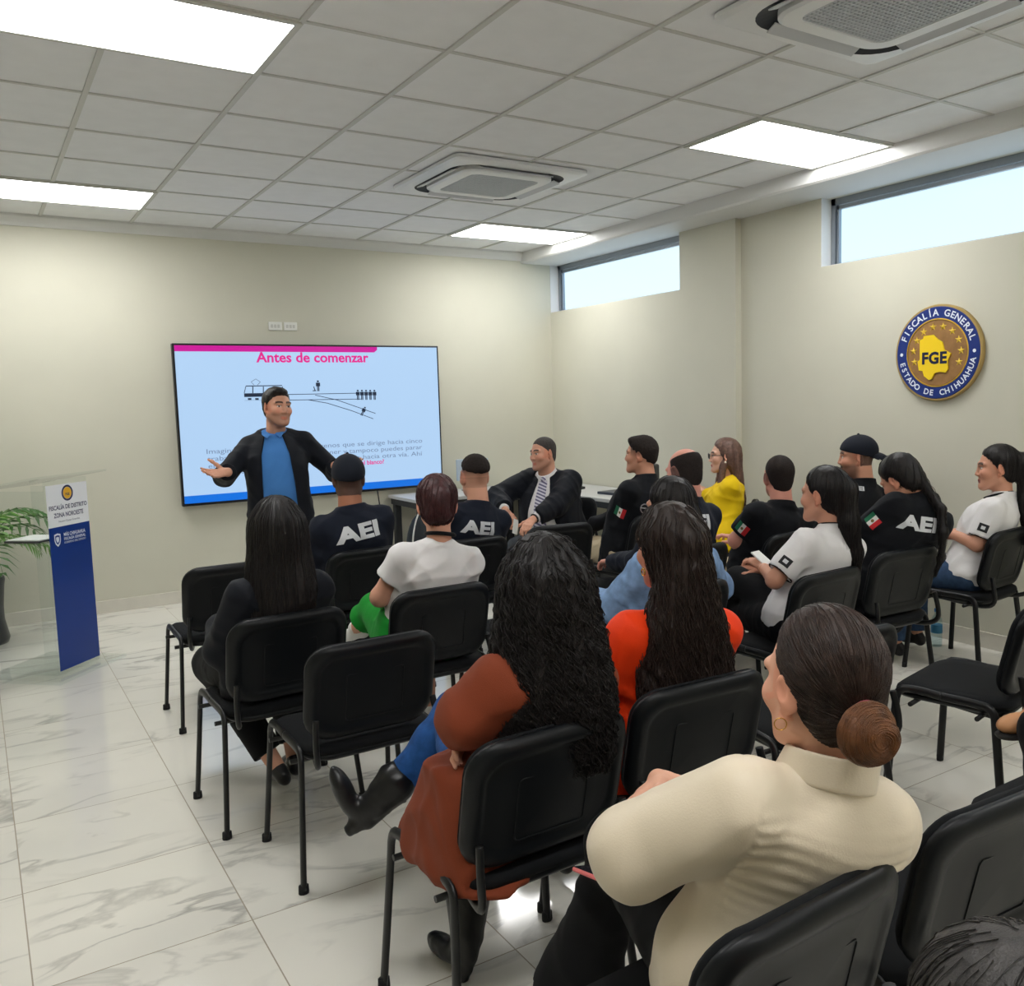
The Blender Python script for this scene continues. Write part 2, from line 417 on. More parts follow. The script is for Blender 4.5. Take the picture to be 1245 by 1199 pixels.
# seal
def seal():
    c = Vector((WN-.002, 3.385, 1.805)); R = .298
    t = empty('wall_seal', c); tag(t, 'round blue and gold FISCALIA GENERAL seal mounted on the cream side wall', 'emblem')
    ax = frame_mat((0, 0, 0), (0, -1, 0), (0, 0, 1))
    def disc(name, r0, r1, d0, d1, m):
        b = MB()
        n = 72; prof = [(r0, d0), (r1-.006, d0), (r1, d0-.006 if d0 > d1 else d0), (r1, d1)] if r0 == 0 else [(r0, d1), (r0, d0), (r1-.004, d0), (r1, d0-.004), (r1, d1)]
        rings = [[b.bm.verts.new((max(r, 1e-4)*math.cos(2*PI*k/n), max(r, 1e-4)*math.sin(2*PI*k/n), d)) for k in range(n)] for r, d in prof]
        for p, q in zip(rings, rings[1:]):
            for k in range(n): b.bm.faces.new((p[k], p[(k+1) % n], q[(k+1) % n], q[k]))
        bmesh.ops.transform(b.bm, matrix=ax, verts=b.bm.verts)
        return b.build(name, m, t)
    gold = mat('seal_gold', srgb(214, 176, 60), .4, .3); blue = mat('seal_blue', srgb(18, 46, 122), .45)
    disc('rim', 0, R, .030, .0, mat('seal_rim', srgb(176, 150, 92), .45, .2))
    disc('blue_ring', .212, R-.014, .034, .026, blue)
    disc('inner_rim', .205, .213, .037, .026, gold)
    disc('field', 0, .206, .033, .02, mat('seal_bronze', srgb(158, 118, 72), .5, .15, noise=(14, .2)))
    # stars
    b = MB()
    for k in range(11):
        if k == 10: continue
        a = math.radians(198 - k*24.5 if k < 10 else 0); cx, cy = .163*math.cos(a), .163*math.sin(a)
        vs = []
        for j in range(10):
            r = .026 if j % 2 == 0 else .0105; q = PI/2+j*PI/5; vs.append(b.bm.verts.new((cx+r*math.cos(q), cy+r*math.sin(q), .034)))
        top = b.bm.verts.new((cx, cy, .043))
        for j in range(10): b.bm.faces.new((vs[j], vs[(j+1) % 10], top))
    bmesh.ops.transform(b.bm, matrix=ax, verts=b.bm.verts)
    b.build('stars', mat('seal_star_gold', srgb(240, 206, 70), .35, .1), t)
    # state map
    P = [(445, 455), (470, 445), (475, 425), (545, 420), (580, 455), (615, 480), (630, 540), (680, 570), (655, 620), (660, 690), (640, 715), (600, 705), (560, 715), (540, 760), (520, 768), (480, 735), (470, 695), (440, 690), (430, 620), (447, 605)]
    b = MB().prism([((x-570)/327*R, -(y-560)/372*R) for x, y in P][::-1], 2, .03, .042)
    bmesh.ops.transform(b.bm, matrix=ax, verts=b.bm.verts)
    b.build('state_map', mat('seal_map_yellow', srgb(250, 214, 30), .4), t)
    b = MB(); text_bm(b.bm, 'FGE', .098, ax @ Matrix.Translation((-.012, -.035, .0432)), bold=.004, spacing=1.05)
    b.build('initials', mat('seal_ink', srgb(16, 22, 60), .5), t)
    b = MB()
    def arc(txt, r, mid, span, size, up):
        n = len(txt)
        for i, ch in enumerate(txt):
            if ch == ' ': continue
            f = i/(n-1)-.5
            a = math.radians(mid - f*span if up else mid + f*span)
            rot = a-PI/2 if up else a+PI/2
            text_bm(b.bm, ch, size, ax @ Matrix.Translation((r*math.cos(a), r*math.sin(a), .0346)) @ Matrix.Rotation(rot, 4, 'Z'), bold=.0012)
    arc('FISCALÍA GENERAL', .246, 88, 138, .058, True)
    arc('ESTADO DE CHIHUAHUA', .248, 271, 152, .050, False)
    for s in (-1, 1):
        n = 14; vs = [b.bm.verts.new(ax @ Vector((s*.248+.011*math.cos(2*PI*k/n), .0+.011*math.sin(2*PI*k/n), .0346))) for k in range(n)]; b.bm.faces.new(vs)
    b.build('lettering', mat('seal_white', srgb(226, 234, 246), .5), t)
seal()

# ------------------------------------------------------------------ the screen
GAIN = 1/2**EXPO
def glow(name, r, g, b): 
    c = srgb(r, g, b); return mat(name, (c[0]*.04, c[1]*.04, c[2]*.04, 1), .3, emit=(c, GAIN))
def television():
    x0, x1, z0, z1 = 1.405, 3.742, .795, 2.105; yf = D-.075
    t = empty('television', ((x0+x1)/2, D, z0)); tag(t, 'large wall-mounted flat screen showing the pink-titled Antes de comenzar slide', 'television')
    off = Vector(t.location)
    def add(mb, name, m, par=None):
        bmesh.ops.translate(mb.bm, vec=-off, verts=mb.bm.verts); o = mb.build(name, m, par or t); return o
    add(MB().box((x0, yf, z0), (x1, D-.02, z1), .006), 'bezel', mat('black_bezel', srgb(14, 14, 18), .35))
    add(MB().box((x0+.4, D-.03, z0+.3), (x1-.4, D, z1-.3)), 'wall_mount', mat('black_bezel', None))
    b = .016; sx0, sx1, sz0, sz1 = x0+b, x1-b, z0+b+.006, z1-b
    scr = add(MB().quad((sx0, yf-.001, sz0), (sx1, yf-.001, sz0), (sx1, yf-.001, sz1), (sx0, yf-.001, sz1)), 'screen', glow('slide_background', 176, 208, 242))
    yy = yf-.002
    def P(cx, cy):
        q = un((190+cx/3.365, 380+cy/3.365), 1, yy); return q[0], q[2]
    def flat(mb, pts, y=yy): mb.bm.faces.new([mb.bm.verts.new((p[0], y, p[1])) for p in pts])
    m = MB(); xe = P(903, 140)[0]
    flat(m, [(sx0, sz1-.048), (xe-.03, sz1-.048), (xe, sz1-.025), (xe, sz1), (sx0, sz1)])
    add(m, 'slide_banner', glow('magenta_glow', 200, 12, 150), scr).parent = t
    m = MB(); flat(m, [(sx0, sz0), (sx1, sz0), (sx1, sz0+.062), (sx0, sz0+.062)]); add(m, 'slide_footer', glow('blue_glow', 20, 112, 222))
    m = MB(); a, _ = P(408, 183); e, zc = P(868, 183)
    text_bm(m.bm, 'Antes de comenzar', .118, frame_mat(((a+e)/2, yy-.001, P(640, 186)[1]), (1, 0, 0), (0, 0, 1)), bold=.003, fitw=e-a)
    add(m, 'slide_title', glow('pink_glow', 226, 20, 140))
    # drawing
    d = MB(); ln = .0055
    def seg(p, q, w=ln):
        p = Vector(P(*p)); q = Vector(P(*q)); n = (q-p).normalized(); n = Vector((-n.y, n.x))*w/2
        flat(d, [p-n, q-n, q+n, p+n])
    def rect(cx0, cy0, cx1, cy1):
        p, q = P(cx0, cy1), P(cx1, cy0); flat(d, [(p[0], p[1]), (q[0], p[1]), (q[0], q[1]), (p[0], q[1])])
    rect(366, 297, 515, 303); rect(360, 328, 520, 346); seg((366, 303), (360, 330)); 
    for q in (395, 438, 480, 516): seg((q, 303), (q, 330), .008)
    rect(360, 357, 516, 360)
    for q in (382, 412, 470, 500): rect(q-7, 350, q+7, 358)
    for p, q in (((388, 284), (407, 272)), ((407, 272), (426, 284)), ((388, 284), (400, 297)), ((426, 284), (414, 297))): seg(p, q, .003)
    seg((516, 336), (830, 330)); seg((430, 360), (840, 354)); seg((650, 338), (740, 358)); seg((740, 358), (897, 413)); seg((620, 357), (700, 371)); seg((700, 371), (800, 402)); seg((800, 402), (888, 435))
    def pic(cx, cy, h, tilt=0):
        c = Vector(P(cx, cy)); k = h/3.365/155; r = Matrix.Rotation(tilt, 2)
        def pl(pts): flat(d, [c + r @ (Vector(p)*k) for p in pts])
        pl([(.11*math.cos(j*PI/6), .42+.09*math.sin(j*PI/6)) for j in range(12)])
        pl([(-.2, .30), (.2, .30), (.2, -.05), (.11, -.05), (.11, -.5), (.015, -.5), (.015, -.05), (-.015, -.05), (-.015, -.5), (-.11, -.5), (-.11, -.05), (-.2, -.05)][::-1])
    for q in range(5): pic(825+17*q, 337, 46)
    pic(662, 300, 48); pic(847, 404, 44, -.5); seg((644, 303), (650, 320), .008); rect(640, 318, 654, 322)
    add(d, 'slide_drawing', glow('slide_ink', 26, 40, 62))
    g = MB(); pk = MB()
    rows = [('Imagina que un tranvía va sin frenos que se dirige hacia cinco', 205, 570, 1087, 525), ('trabajadores. Tú no puedes detener y tampoco puedes parar', 210, 598, 1087, 553), ('el tren, pero sí puedes desviar el tranvía hacia otra vía. Ahí', 212, 626, 1087, 581)]
    for tx, ax_, ay, bx, by in rows:
        p, q = P(ax_, ay), P(bx, by)
        text_bm(g.bm, tx, .056, frame_mat(((p[0]+q[0])/2, yy-.001, (p[1]+q[1])/2), (1, 0, 0), (0, 0, 1)), fitw=q[0]-p[0])
    p = P(330, 652); text_bm(g.bm, 'hay otra persona.', .056, frame_mat((p[0], yy-.001, p[1]), (1, 0, 0), (0, 0, 1)))
    p = P(840, 616); text_bm(pk.bm, '¿Darías en el blanco?', .056, frame_mat((p[0]-.02, yy-.001, p[1]), (1, 0, 0), (0, 0, 1)), bold=.0012)
    add(g, 'slide_text', glow('slide_grey', 112, 132, 162)); add(pk, 'slide_question', glow('pink_glow', 0, 0, 0))
television()

# ------------------------------------------------------------------ chairs
M_fab = mat('black_seat_fabric', srgb(13, 15, 18), .85, sheen=.02, spec=.25, bump=(900, .25), noise=(40, .12))
M_pla = mat('black_chair_plastic', srgb(12, 15, 18), .42, bump=(700, .08), spec=.32)
M_stl = mat('black_steel_tube', srgb(13, 14, 16), .38)
M_cap = mat('black_rubber_foot', srgb(16, 16, 18), .7)
def tubemesh(pts, r, flat=1.0, n=10, ref=None): return MB().tube(pts, r, n, flat=flat, ref=ref)
def smoothpath(pts, it=2):
    pts = [Vector(p) for p in pts]
    for _ in range(it):
        q = [pts[0]]
        for a, b in zip(pts, pts[1:]): q += [a*.75+b*.25, a*.25+b*.75]
        q.append(pts[-1]); pts = q
    return pts
def pad_mesh(name, outline, prof, place):
    """closed rounded slab: prof = [(scale, inset, height)] rings from one face over the edge to the other"""
    m = MB(); rings = []
    ox = max(abs(p[0]) for p in outline); oy = max(abs(p[1]) for p in outline)
    for s, hgt in prof:
        rings.append([m.bm.verts.new(place(p[0]*(1-s/ox), p[1]*(1-s/oy), hgt)) for p in outline])
    n = len(outline)
    for a, b in zip(rings, rings[1:]):
        for k in range(n): m.bm.faces.new((a[k], a[(k+1) % n], b[(k+1) % n], b[k])).smooth = True
    for r, flip in ((rings[0], 1), (rings[-1], 0)):
        # fill as nested rings towards the centre so the curve of the slab is kept
        prev = r; co = [v.co.copy() for v in r]
        return_h = prof[0][1] if flip else prof[-1][1]; s0 = prof[0][0] if flip else prof[-1][0]
        for f in (.75, .5, .25):
            nr = [m.bm.verts.new(place(p[0]*(1-s0/ox)*f, p[1]*(1-s0/oy)*f, return_h)) for p in outline]
            for k in range(n): m.bm.faces.new((prev[k], prev[(k+1) % n], nr[(k+1) % n], nr[k])).smooth = True
            prev = nr
        c = m.bm.verts.new(place(0, 0, return_h))
        for k in range(n): m.bm.faces.new((prev[k], prev[(k+1) % n], c)).smooth = True
    return m
def make_chair():
    t = empty('conference_chair', (0, 0, 0))
    # seat
    def ps(x, y, h):
        return (x, y+.005, .432+h - .05*max(0, (y-.13)/.09)**2*.4 + .35*x*x*.25)
    out = rrect(.465, .435, .09, 7)
    pad_mesh('seat', out, [(.02, 0), (.004, .004), (0, .016), (.004, .028), (.018, .036)], ps).build('seat', M_fab, t)
    pad_mesh('seat_shell', out, [(.05, -.026), (.018, -.02), (.006, -.008), (.006, .002)], ps).build('seat_shell', M_pla, t)
    # backrest: curved, leaning
    tilt = math.radians(13)
    def pb(x, y, h):
        yy = h + 1.0*x*x*.55      # concave towards the sitter: the edges come forward
        return (x, -.235 + yy*math.cos(tilt) - y*math.sin(tilt)*1.0, .648 + y*math.cos(tilt) + yy*math.sin(tilt))
    ob = rrect(.455, .335, .085, 7)
    pad_mesh('backrest', ob, [(.018, .002), (.004, .006), (0, .016), (.006, .026), (.025, .034)], pb).build('backrest', M_fab, t)
    pad_mesh('back_shell', ob, [(.05, -.010), (.040, -.013), (.034, -.018), (.016, -.020), (.004, -.014), (-.003, -.004), (-.002, .006), (.004, .008)], pb).build('back_shell', M_pla, t)
    # faint rectangular panel line on the rear of the shell
    pl = MB()
    R = rrect(.20, .17, .012, 3)
    for k in range(len(R)):
        a, b = R[k], R[(k+1) % len(R)]
        pl.tube([pb(a[0], a[1]-.02, -.0105), pb(b[0], b[1]-.02, -.0105)], .0018, 5, cap=False)
    pl.build('panel_line', M_pla, t)
    for s in (-1, 1):
        f = smoothpath([(s*.268, .215, .012), (s*.243, .19, .36), (s*.238, .185, .452), (s*.236, .12, .462), (s*.236, .02, .455)], 2)
        r = smoothpath([(s*.268, -.215, .012), (s*.243, -.175, .36), (s*.238, -.165, .448), (s*.236, -.10, .455), (s*.236, .02, .455)], 2)
        for p, fy in ((f, .215), (r, -.215)):
            lg = tubemesh(p, .0155, .62, 10, ref=(0, 1, 0)).build('leg', M_stl, t)
            MB().lathe([(.0001, 0), (.017, 0), (.018, .004), (.017, .028), (.0001, .028)], (s*.268, fy, 0), 10, sy=.75).build('foot_cap', M_cap, lg)
        b = smoothpath([(s*.16, .06, .415), (s*.17, -.08, .405), (s*.195, -.20, .405), (s*.214, -.262, .435), (s*.216, -.258, .50), (s*.206, -.240, .575)], 2)
        tubemesh(b, .0125, .8, 8).build('back_bracket', M_stl, t)
    for y in (.125, -.115):
        MB().tube([(-.262, y, .408), (.262, y, .408)], .009, 8).build('crossbar', M_stl, t)
    return t
CHAIR = make_chair(); CHAIR_USED = [False]
def kids(o): return [c for c in bpy.data.objects if c.parent == o]
CHAIR_TREE = [(c, kids(c)) for c in kids(CHAIR)]
def chair(x, y, th, label, group):
    if not CHAIR_USED[0]: o = CHAIR; CHAIR_USED[0] = True
    else:
        o = CHAIR.copy(); COL.objects.link(o)
        for c, gs in CHAIR_TREE:
            k = c.copy(); COL.objects.link(k); k.parent = o
            for g in gs:
                q = g.copy(); COL.objects.link(q); q.parent = k
    o.location = (x, y, 0); o.rotation_euler = (0, 0, math.radians(th))
    tag(o, label, 'chair', group)
    return o
G_C = 'black conference chairs in rows'
for x, y, th, lb in (
    (1.035, 4.76, 0, 'empty black chair at the lectern end of the first row'),
    (1.73, 4.74, 3, 'black chair under the capped officer in the first row'),
    (2.34, 4.66, 0, 'black chair under the officer with the shaved fade haircut'),
    (3.05, 4.78, -8, 'empty black chair in the first row, in front of the suited man'),
    (3.68, 4.78, 18, 'black chair under the dark-jacketed officer in beige trousers by the side table'),
    (4.52, 4.72, 42, 'black chair under the woman in the yellow blazer'),
    (.945, 3.53, 2, 'black chair under the woman with long straight dark hair'),
    (1.615, 3.58, 0, 'black chair under the woman in the white T-shirt and green trousers'),
    (2.27, 3.78, 0, 'empty black chair with a dark folder on its seat'),
    (3.07, 3.62, 8, 'black chair under the balding officer'),
    (3.77, 3.64, 8, 'black chair under the short-haired officer in the black polo shirt'),
    (4.42, 3.60, 15, 'black chair under the officer in the backwards cap'),
    (1.07, 2.99, 0, 'empty black chair behind the woman with long straight hair'),
    (2.42, 2.95, 4, 'black chair under the woman in the pale denim shirt'),
    (3.06, 2.78, 3, 'black chair under the ponytailed woman in a white polo, wall-side of the denim shirt'),
    (3.80, 2.90, -4, 'black chair under the officer whose head is bowed'),
    (4.70, 2.92, 6, 'black chair by the side wall under the woman in white polo and jeans'),
    (1.105, 1.97, 1, 'black chair under the curly-haired woman in the brown coat'),
    (1.64, 2.01, -3, 'black chair under the woman in the red-orange top'),
    (2.37, 2.10, -6, 'empty black chair just beyond the bun of the woman in the cream blouse'),
    (3.17, 1.94, 12, 'empty black chair showing its whole seat, close to the side wall'),
    (1.03, 1.13, 2, 'black chair under the woman in the cream blouse'),
    (1.63, 1.15, -3, 'empty black chair next to the woman in the cream blouse, on her window side'),
    (2.44, 1.16, 0, 'empty black chair, only its seat corner showing below the tan shoe'),
    (3.70, 5.62, 118, 'black chair under the man in the dark suit and striped tie')):
    chair(x, y, th, lb, G_C)

# ------------------------------------------------------------------ lectern
M_acr = clear_mat('clear_acrylic', (.955, .97, .968, 1), .02)
def lectern():
    a = un((73, 822), 2, .02); b = un((122, 801), 2, .02)
    a = Vector((a[0], a[1], 0)); b = Vector((b[0], b[1], 0)); x = (b-a).normalized(); w = (b-a).length
    n = Vector((x.y, -x.x, 0))             # towards the audience
    c = (a+b)/2
    t = empty('lectern', c, math.atan2(x.y, x.x)); tag(t, 'clear acrylic lectern with a blue and white FISCALIA front panel', 'lectern')
    hw = w/2; top = 1.185; dp = .40
    MB().box((-hw-.12, -.10, .002), (hw+.12, dp+.06, .022), .004).build('base_plate', M_acr, t)
    MB().box((-hw, 0, .02), (hw, .012, top), .002).build('front_panel', M_acr, t)
    # printed sheet on the panel
    z1 = un((60, 640), 1, c.y)[2]; zt = top-.03; zm = .905; zb = .045
    sh = MB().box((-hw+.006, -.004, zm), (hw-.006, -.0005, zt)).build('white_print', mat('white_print', srgb(236, 238, 242), .35), t)
    bl = MB().box((-hw+.006, -.004, zb), (hw-.006, -.0005, zm)).build('blue_print', mat('blue_print', srgb(8, 52, 132), .3), t)
    fm = lambda px, pz: frame_mat((px, -.0046, pz), (1, 0, 0), (0, 0, 1))
    m = MB()
    text_bm(m.bm, 'FISCALÍA DE DISTRITO', .036, fm(0, 1.018), bold=.0008, fitw=w*.90)
    text_bm(m.bm, 'ZONA NOROESTE', .038, fm(0, .972), bold=.0008, fitw=w*.70)
    text_bm(m.bm, 'Nuevo Casas Grandes', .016, fm(0, .935), fitw=w*.5)
    m.build('print_lettering', mat('navy_ink', srgb(28, 34, 84), .5), sh)
    m = MB()
    def ring(m, cx, cz, r0, r1, yy):
        k = 28; A = [m.bm.verts.new((cx+r0*math.cos(2*PI*j/k), yy, cz+r0*math.sin(2*PI*j/k))) for j in range(k)]; B = [m.bm.verts.new((cx+r1*math.cos(2*PI*j/k), yy, cz+r1*math.sin(2*PI*j/k))) for j in range(k)]
        for j in range(k): m.bm.faces.new((A[j], A[(j+1) % k], B[(j+1) % k], B[j]))
    ring(m, 0, 1.10, .036, .048, -.0046); m.build('emblem_ring', mat('navy_ink', None), sh)
    m = MB(); ring(m, 0, 1.10, .0005, .035, -.0046); m.build('emblem_field', mat('emblem_gold', srgb(232, 178, 40), .5), sh)
    m = MB(); text_bm(m.bm, 'FGE', .02, frame_mat((0, -.0052, 1.092), (1, 0, 0), (0, 0, 1)), bold=.0006); m.build('emblem_lettering', mat('navy_ink', None), sh)
    m = MB()
    text_bm(m.bm, 'MÁS CHIHUAHUA', .030, fm(.035, .852), bold=.0008, fitw=w*.52)
    text_bm(m.bm, 'FISCALÍA GENERAL', .022, fm(.035, .826), bold=.0005, fitw=w*.52)
    text_bm(m.bm, 'GOBIERNO DEL ESTADO', .017, fm(.035, .804), fitw=w*.52)
    sx = -w*.31
    pts = [(-.026, .032), (0, .038), (.026, .032), (.026, -.005), (.018, -.026), (0, -.042), (-.018, -.026), (-.026, -.005)]
    pin = [(p[0]*.72, p[1]*.72) for p in pts]
    A = [m.bm.verts.new((sx+p[0], -.0046, .83+p[1])) for p in pts]; B = [m.bm.verts.new((sx+p[0], -.0046, .83+p[1])) for p in pin]
    for k in range(8): m.bm.faces.new((A[k], A[(k+1) % 8], B[(k+1) % 8], B[k]))
    m.bm.faces.new([m.bm.verts.new((sx+p[0]*.45, -.0046, .83+p[1]*.45)) for p in pts])
    m.build('shield_lettering', mat('white_ink', srgb(214, 222, 236), .5), bl)
    for s in (-1, 1): MB().box((s*hw-.005, .012, .02), (s*hw+.005, dp, top-.06), .002).build('side_panel', M_acr, t)
    MB().box((-hw+.005, .02, .80), (hw-.005, dp, .812), .002).build('shelf', M_acr, t)
    tp = MB().box((-hw-.13, -.05, -.006), (hw+.13, dp+.10, .006), .003)
    bmesh.ops.rotate(tp.bm, cent=(0, 0, 0), matrix=Matrix.Rotation(math.radians(-9), 3, 'X'), verts=tp.bm.verts)
    bmesh.ops.translate(tp.bm, vec=(0, 0, top+.02), verts=tp.bm.verts); tp.build('reading_top', M_acr, t)
    return t
LECT = lectern()
# dark folders lying on the lectern shelf
fo = empty('folder', LECT.matrix_basis @ Vector((-.02, .22, .812)), LECT.rotation_euler.z); tag(fo, 'dark folder lying on the clear lectern shelf', 'folder')
MB().box((-.12, -.12, 0), (.12, .12, .012), .003).build('cover', mat('dark_folder', srgb(54, 54, 58), .5), fo)
MB().box((-.115, -.118, .012), (.11, .11, .018)).build('paper', mat('paper_white', srgb(228, 228, 224), .7), fo)

# ------------------------------------------------------------------ potted palm
def palm():
    t = empty('potted_palm', (-.04, 7.22, 0)); tag(t, 'leafy green palm in a tall dark pot behind the lectern', 'plant')
    m = MB().lathe([(.001, 0), (.165, 0), (.175, .03), (.150, .16), (.150, .25), (.165, .40), (.172, .44), (.168, .46), (.150, .46), (.145, .40), (.001, .40)], n=28)
    m.build('pot', mat('dark_pot', srgb(34, 40, 48), .35), t)
    MB().lathe([(.001, .41), (.144, .41), (.10, .43), (.001, .435)], n=20).build('soil', mat('dark_soil', srgb(60, 44, 32), .9, bump=(80, .8)), t)
    r = random.Random(3)
    for k in range(5):
        a = r.uniform(0, 2*PI); q = .035+.02*r.random()
        MB().tube([(q*math.cos(a), q*math.sin(a), .42), (q*1.3*math.cos(a), q*1.3*math.sin(a), .60), (q*1.8*math.cos(a+.3), q*1.8*math.sin(a+.3), .80)], [.014, .012, .008], 8).build('cane', mat('palm_cane', srgb(132, 96, 52), .7), t)
    gm = [mat('palm_leaf', srgb(58, 104, 40), .45, noise=(7, .35)), mat('pale_palm_leaf', srgb(96, 142, 56), .45, noise=(7, .3))]
    for k in range(20):
        m = MB(); a = 2*PI*k/20*3.1+r.uniform(-.3, .3); L_ = r.uniform(.42, .66); up = r.uniform(.5, 1.35)
        base = Vector((.04*math.cos(a), .04*math.sin(a), r.uniform(.58, .82)))
        dirv = Vector((math.cos(a), math.sin(a), 0))
        if base.y + .7*math.sin(a) > .5: L_ *= .6
        pts = []; ang = up
        p = base.copy()
        for j in range(11):
            pts.append(p.copy()); p = p + (dirv*math.cos(ang)+Vector((0, 0, math.sin(ang))))*L_/10; ang -= .16+.03*j*.3
        m.tube(pts, [.005-.00035*j for j in range(11)], 5)
        side = dirv.cross(Vector((0, 0, 1)))
        for j in range(2, 11):
            for s in (-1, 1):
                ll = .20*math.sin(PI*min(1, (j+1)/11.5))**.7
                d1 = (side*s*.85 + (pts[min(j+1, 10)]-pts[j-1]).normalized()*.6 + Vector((0, 0, -.18))).normalized()
                p0 = pts[j]; wv = (pts[min(j+1, 10)]-pts[j-1]).normalized()*.014
                p1 = p0+d1*ll*.5+Vector((0, 0, .008)); p2 = p0+d1*ll+Vector((0, 0, -.03))
                v = [m.bm.verts.new(q) for q in (p0-wv*.3, p0+wv*.3, p1+wv, p1-wv, p2)]
                m.bm.faces.new((v[0], v[1], v[2], v[3])); m.bm.faces.new((v[3], v[2], v[4]))
        m.build('frond', gm[k % 2], t)
palm()

# ------------------------------------------------------------------ tables in the front corner and what lies on them
M_top = mat('grey_table_top', srgb(188, 188, 186), .4); M_leg = mat('dark_table_leg', srgb(40, 42, 46), .5)
def table(x0, x1, y0, y1, label, legs):
    t = empty('table', ((x0+x1)/2, (y0+y1)/2, 0)); tag(t, label, 'table')
    hx, hy = (x1-x0)/2, (y1-y0)/2
    MB().box((-hx, -hy, .715), (hx, hy, .745), .004).build('table_top', M_top, t)
    MB().box((-hx+.02, -hy+.02, .66), (hx-.02, hy-.02, .714)).build('apron', M_leg, t)
    for q in legs: MB().box((q[0]*(hx-.06)-.03, q[1]*(hy-.06)-.03, 0), (q[0]*(hx-.06)+.03, q[1]*(hy-.06)+.03, .67), .004).build('leg', M_leg, t)
table(3.20, 4.36, 7.05, 7.68, 'grey-topped table along the front wall beside the screen', [(-1, -1), (-1, 1), (1, -1), (1, 1)])
table(4.40, 5.04, 5.45, 7.68, 'grey-topped table along the side wall under the short window', [(-1, -1), (-1, 1), (1, -1), (1, 1)])
lp = empty('laptop', (4.72, 6.15, .745), .1); tag(lp, 'closed dark laptop lying on the side table by the short window', 'laptop')
MB().box((-.12, -.17, 0), (.12, .17, .012), .004).build('base', mat('laptop_grey', srgb(60, 64, 74), .4), lp)
MB().box((-.12, -.17, .0125), (.12, .17, .022), .004).build('lid', mat('laptop_lid', srgb(38, 42, 58), .35), lp)
ph = empty('telephone', (4.66, 6.80, .745), .4); tag(ph, 'black desk telephone on the side table behind the suited man', 'telephone')
MB().prism([(-.09, 0), (.09, 0), (.09, .05), (-.09, .02)], 0, -.08, .08).build('base', mat('telephone_black', srgb(26, 27, 30), .4), ph)
MB().tube(smoothpath([(-.06, -.09, .045), (-.06, -.07, .075), (-.06, .07, .085), (-.06, .09, .055)]), [.022]*13, 10).build('handset', mat('telephone_black', None), ph) if False else MB().tube([(-.05, -.10, .055), (-.05, -.07, .075), (-.05, 0, .08), (-.05, .07, .085), (-.05, .10, .07)], [.02, .016, .013, .016, .02], 10).build('handset', mat('telephone_black', None), ph)
pr = empty('loudspeaker', (4.60, 5.62, .745), .6); tag(pr, 'small black upright loudspeaker on the side table, by the jacketed officer', 'loudspeaker')
MB().box((-.075, -.075, 0), (.075, .075, .29), .015).build('cabinet', mat('loudspeaker_black', srgb(20, 21, 24), .5), pr)
MB().lathe([(.001, 0), (.05, 0), (.062, .05), (.05, .105), (.001, .11)], (0, 0, .292), 18).build('dome', mat('loudspeaker_black', None), pr)
bx = empty('computer_case', (4.62, 5.95, 0)); tag(bx, 'black computer case on the floor under the side table', 'computer case')
MB().box((-.2, -.22, 0), (.1, .22, .40), .01).build('case', mat('case_black', srgb(24, 25, 28), .5), bx)
MB().box((-.204, -.12, .25), (-.2, .12, .33)).build('front_bezel', mat('case_dark', srgb(44, 46, 50), .4), bx)
# backpack under the table end and a pale cable
bp = empty('backpack', (3.20, 6.92, 0), .2); tag(bp, 'dark rounded backpack standing under the table end beside the screen', 'backpack')
b = MB().sphere((0, 0, .33), (.17, .14, .33), u=20, v=14)
for v in b.bm.verts: v.co.z = max(v.co.z, 0)
b.build('bag', mat('backpack_nylon', srgb(30, 36, 42), .7, bump=(300, .3)), bp)
MB().sphere((0, -.10, .22), (.12, .06, .14)).build('pocket', mat('backpack_nylon', None), bp)
MB().tube([(-.03, 0, .64), (-.03, 0, .69), (.03, 0, .69), (.03, 0, .64)], .009, 8).build('handle', mat('backpack_nylon', None), bp)
c0 = un((507, 608), 1, 7.0)
cab = MB().tube(smoothpath([(3.30, 7.03, .74), (3.12, 6.86, .66), (3.04, 6.80, .50), (3.03, 6.80, .32), (3.10, 6.78, .16), (3.05, 6.80, .012)]), .007, 8)
tag(cab.build('cable', mat('pale_cable', srgb(206, 206, 202), .5)), 'pale cable hanging from the table end in front of the dark backpack', 'cable')
cab = MB().tube(smoothpath([(3.06, 7.58, .80), (3.07, 7.55, .6), (3.0, 7.5, .35), (2.9, 7.5, .12), (2.85, 7.5, .012), (2.7, 7.5, .012)]), .006, 8)
tag(cab.build('cable', mat('black_cable', srgb(30, 30, 32), .5)), 'black cable hanging from the screen to the floor', 'cable')

mo = empty('monitor', (3.95, 7.42, .745), -.1); tag(mo, 'small pale monitor on the front table next to the big screen', 'monitor')
MB().box((-.16, -.01, .10), (.16, .012, .30), .006).build('screen', mat('monitor_grey', srgb(176, 190, 202), .3), mo)
MB().box((-.02, -.01, .008), (.02, .012, .11)).build('stand', mat('monitor_stand', srgb(90, 94, 98), .4), mo)
MB().box((-.09, -.07, 0), (.09, .07, .008), .003).build('foot', mat('monitor_stand', None), mo)
